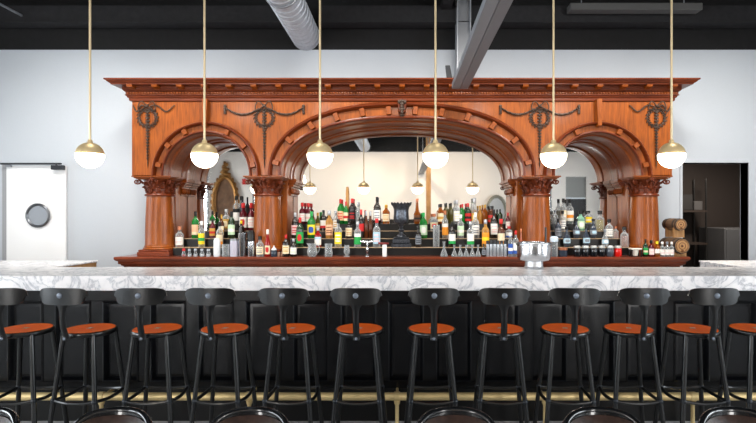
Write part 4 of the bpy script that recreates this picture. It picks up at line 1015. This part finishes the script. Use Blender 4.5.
# barrels
def barrel(X, y0, y1, zc, r, label, zfloor):
    t = thing('wooden_barrel', (X, (y0+y1)/2, zc), label, 'barrel', 'small oak barrels')
    L = y1-y0; prof = [(0, .012), (r*.84, .012), (r*.86, 0)]+[(r*(.88+.12*math.sin(PI*u/10)), L*u/10) for u in range(0, 11)]+[(r*.86, L), (r*.84, L-.012), (0, L-.012)]
    obj('staves', MB().lathe(prof, X, y0, 32, axis='y', cz=zc), BARK, t, 30)
    q = MB()
    for u in (.04, .22, .78, .96): rr = r*(.88+.12*math.sin(PI*u)); q.lathe([(rr, L*u-.012), (rr+.003, L*u-.012), (rr+.003, L*u+.012), (rr, L*u+.012)], X, y0, 32, axis='y', cz=zc)
    obj('hoop', q, mat('dark_hoop', (70, 66, 64), .5, .5), t)
    hd = obj('head', MB().lathe([(0, .004), (r*.83, .004), (r*.83, .012), (0, .012)], X, y0, 32, axis='y', cz=zc), OAK, t)
    q = MB()
    for rr in (.72, .40): q.lathe([(r*rr-.003, .004), (r*rr-.003, .002), (r*rr+.003, .002), (r*rr+.003, .004)], X, y0, 32, axis='y', cz=zc)
    q.ell((X, y0+.003, zc), (r*.16, .004, r*.16))
    obj('burned_ring', q, mat('burned_mark', (96, 62, 40), .6), hd)
    obj('tap', MB().tube([(X, y0+.005, zc-r*.55), (X, y0-.018, zc-r*.55)], .008).tube([(X, y0-.014, zc-r*.55), (X, y0-.014, zc-r*.75)], .006), mat('tap_wood', (120, 78, 46), .5), t)
    for yy in (y0+L*.2, y0+L*.75):
        q = MB(); a = [(-.75, zfloor), (.75, zfloor)]
        pts = [(X-r*.85, zfloor), (X-r*.85, zc-r*.50)]+[(X+r*1.005*math.sin(t_), zc-r*1.005*math.cos(t_)) for t_ in [-1.0+2.0*i/12 for i in range(13)]]+[(X+r*.85, zc-r*.5), (X+r*.85, zfloor)]
        m = len(pts); 
        for i in range(1, m-2):
            xa, za = pts[i]; xb, zb = pts[i+1]
            q.hexa([(xa, yy-.014, zfloor), (xb+1e-5, yy-.014, zfloor), (xb+1e-5, yy-.014, zb), (xa, yy-.014, za), (xa, yy+.014, zfloor), (xb+1e-5, yy+.014, zfloor), (xb+1e-5, yy+.014, zb), (xa, yy+.014, za)])
        obj('cradle', q, OAK, t)
BX = 3.035; BY0, BY1 = 5.52, 5.86
barrel(BX, BY0, BY1, wz(246, BY0), .088, 'larger oak barrel on the wooden counter at the back bar\'s right end', CT+.0005)
barrel(BX+.015, BY0+.05, BY1, wz(224.5, BY0+.05), .068, 'smaller oak barrel stacked on top of the larger barrel', wz(246, BY0)+.089)

# ---------------------------------------------------------------- things in the dark passage
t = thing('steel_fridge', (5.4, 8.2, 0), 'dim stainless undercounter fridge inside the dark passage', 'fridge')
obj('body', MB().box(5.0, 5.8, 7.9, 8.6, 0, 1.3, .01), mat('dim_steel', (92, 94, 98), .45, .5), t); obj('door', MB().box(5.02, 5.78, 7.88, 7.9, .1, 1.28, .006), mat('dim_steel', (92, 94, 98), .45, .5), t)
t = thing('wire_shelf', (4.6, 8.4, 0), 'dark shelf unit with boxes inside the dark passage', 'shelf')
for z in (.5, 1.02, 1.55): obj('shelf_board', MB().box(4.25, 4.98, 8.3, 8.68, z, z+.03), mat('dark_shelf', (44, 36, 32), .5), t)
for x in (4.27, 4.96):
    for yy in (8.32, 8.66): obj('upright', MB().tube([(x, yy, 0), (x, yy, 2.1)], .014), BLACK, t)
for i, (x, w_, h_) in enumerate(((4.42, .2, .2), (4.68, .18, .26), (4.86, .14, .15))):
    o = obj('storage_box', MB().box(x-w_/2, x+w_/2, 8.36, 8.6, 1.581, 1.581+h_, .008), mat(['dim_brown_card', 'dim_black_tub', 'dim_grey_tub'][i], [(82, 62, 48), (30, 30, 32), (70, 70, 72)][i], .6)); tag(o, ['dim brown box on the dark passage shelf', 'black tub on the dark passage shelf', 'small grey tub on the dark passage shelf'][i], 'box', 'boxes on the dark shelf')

# ---------------------------------------------------------------- light
def area(name, loc, rot, sx, sy, e, col=(1, 1, 1)):
    l = bpy.data.lights.new(name, 'AREA'); l.shape = 'RECTANGLE'; l.size = sx; l.size_y = sy; l.energy = e; l.color = col
    o = bpy.data.objects.new(name, l); C.objects.link(o); o.location = loc; o.rotation_euler = rot
    return o
DAY = (.88, .95, 1.0)
K = 0.5
for i, (a, c, z0, z1) in enumerate(LH): area('daylight_left_window', (XL-.16, (a+c)/2, (z0+z1)/2), (0, -PI/2, 0), z1-z0, c-a, (220 if i == 2 else 520)*K, DAY)
for i, (a, c, z0, z1) in enumerate(RH): area('daylight_right_window', (XR+.16, (a+c)/2, (z0+z1)/2), (0, PI/2, 0), z1-z0, c-a, 560*K, DAY)
for a, c, z0, z1 in FH[1:3]: area('front_daylight_and_fill', ((a+c)/2, YF-.16, (z0+z1)/2), (PI/2, 0, 0), c-a, z1-z0, 420*K, (1, .98, .95))  # added fill lamps behind the two hidden wide windows
a, c, z0, z1 = FH[0]; area('front_daylight_and_fill', ((a+c)/2, YF-.16, (z0+z1)/2), (PI/2, 0, 0), c-a, z1-z0, 120*K, DAY)
# ceiling track behind the camera: added fill heads plus heads washing the far wall
t = thing('fill_track_light', (0, -.6, 4.0), 'unseen ceiling track behind the camera, with added fill heads and wall-wash heads', 'track light')
obj('track', MB().box(-4.5, 4.5, -.63, -.57, 4.0, 4.04), BLACK, t)
for k in (-4.0, 0, 4.0): obj('drop_rod', MB().tube([(k, -.6, 4.04), (k, -.6, 4.05)], .008), BLACK, t)
def spot(x, y, z, tx, ty, tz, e, ang, col=(1, .9, .76), size=.12):
    d = Vector((tx-x, ty-y, tz-z)).normalized()
    hd = obj('spot_head', MB().tube([Vector((x, y, z)), Vector((x, y, z))-d*.16], .05, 16), BLACK, t)
    l = bpy.data.lights.new('wash_and_fill_spot', 'SPOT'); l.energy = e; l.spot_size = ang; l.spot_blend = .9; l.color = col; l.shadow_soft_size = size
    o = bpy.data.objects.new('wash_and_fill_spot', l); C.objects.link(o); o.location = Vector((x, y, z))+d*.03; o.rotation_euler = d.to_track_quat('-Z', 'Y').to_euler()
for x in (-3.6, -1.8, 0, 1.8, 3.6): spot(x, -.6, 3.9, x*.8, 5.6, 2.0, 70, 1.25, (1, .93, .84), .2)  # added front fill, aimed at the back bar
for x in (-2.2, -.4, 1.4): spot(x, -.6, 3.9, x+.2, YF, 1.9, 320, 1.3, (1, .86, .68))
t = thing('fill_track_light', (0, 4.1, 3.95), 'added unseen ceiling track whose spotlights light the cornice and counter from above', 'track light')  # added out of view to shade the cornice recess and brighten the marble
obj('track', MB().box(-4.5, 4.5, 4.07, 4.13, 3.95, 4.0), BLACK, t)
for k in (-4.4, 0.3, 4.4): obj('drop_rod', MB().tube([(k, 4.1, 4.0), (k, 4.1, 4.05)], .008), BLACK, t)
for x in (-3.9, -2.4, -.8, .8, 2.4, 3.9): spot(x, 4.1, 3.85, x*.98, 5.7, 1.7, 205, 1.9, (1, .95, .88), .25)
area('passage_fill_lamp', (4.7, 7.3, 2.55), (0, 0, 0), .3, .3, 60, (1, .85, .7))  # added unseen fill lamp, brightens the inside of the passage
w = bpy.data.worlds.new('world'); bpy.context.scene.world = w; w.use_nodes = True
w.node_tree.nodes['Background'].inputs['Color'].default_value = (.80, .90, 1, 1); w.node_tree.nodes['Background'].inputs['Strength'].default_value = .8

# ---------------------------------------------------------------- camera and view
cam = bpy.data.cameras.new('camera'); co = bpy.data.objects.new('camera', cam); C.objects.link(co)
co.location = (0, 0, EYE); co.rotation_euler = (PI/2, 0, 0)
cam.sensor_fit = 'HORIZONTAL'; cam.sensor_width = 36; cam.lens = 36*F/756
cam.shift_x = (378-CX)/756; cam.shift_y = (HY-211.5)/756; cam.clip_start = .02
sc = bpy.context.scene; sc.camera = co
sc.view_settings.view_transform = 'Standard'; sc.view_settings.look = 'None'; sc.view_settings.exposure = 0.06; sc.view_settings.gamma = 1; sc.view_settings.use_curve_mapping = False
from collections import Counter
for l, k in Counter(LABELS).items():
    if k > 1: print('DUP LABEL', k, l)
    if not 4 <= len(l.split()) <= 16: print('LABEL LENGTH', len(l.split()), l)
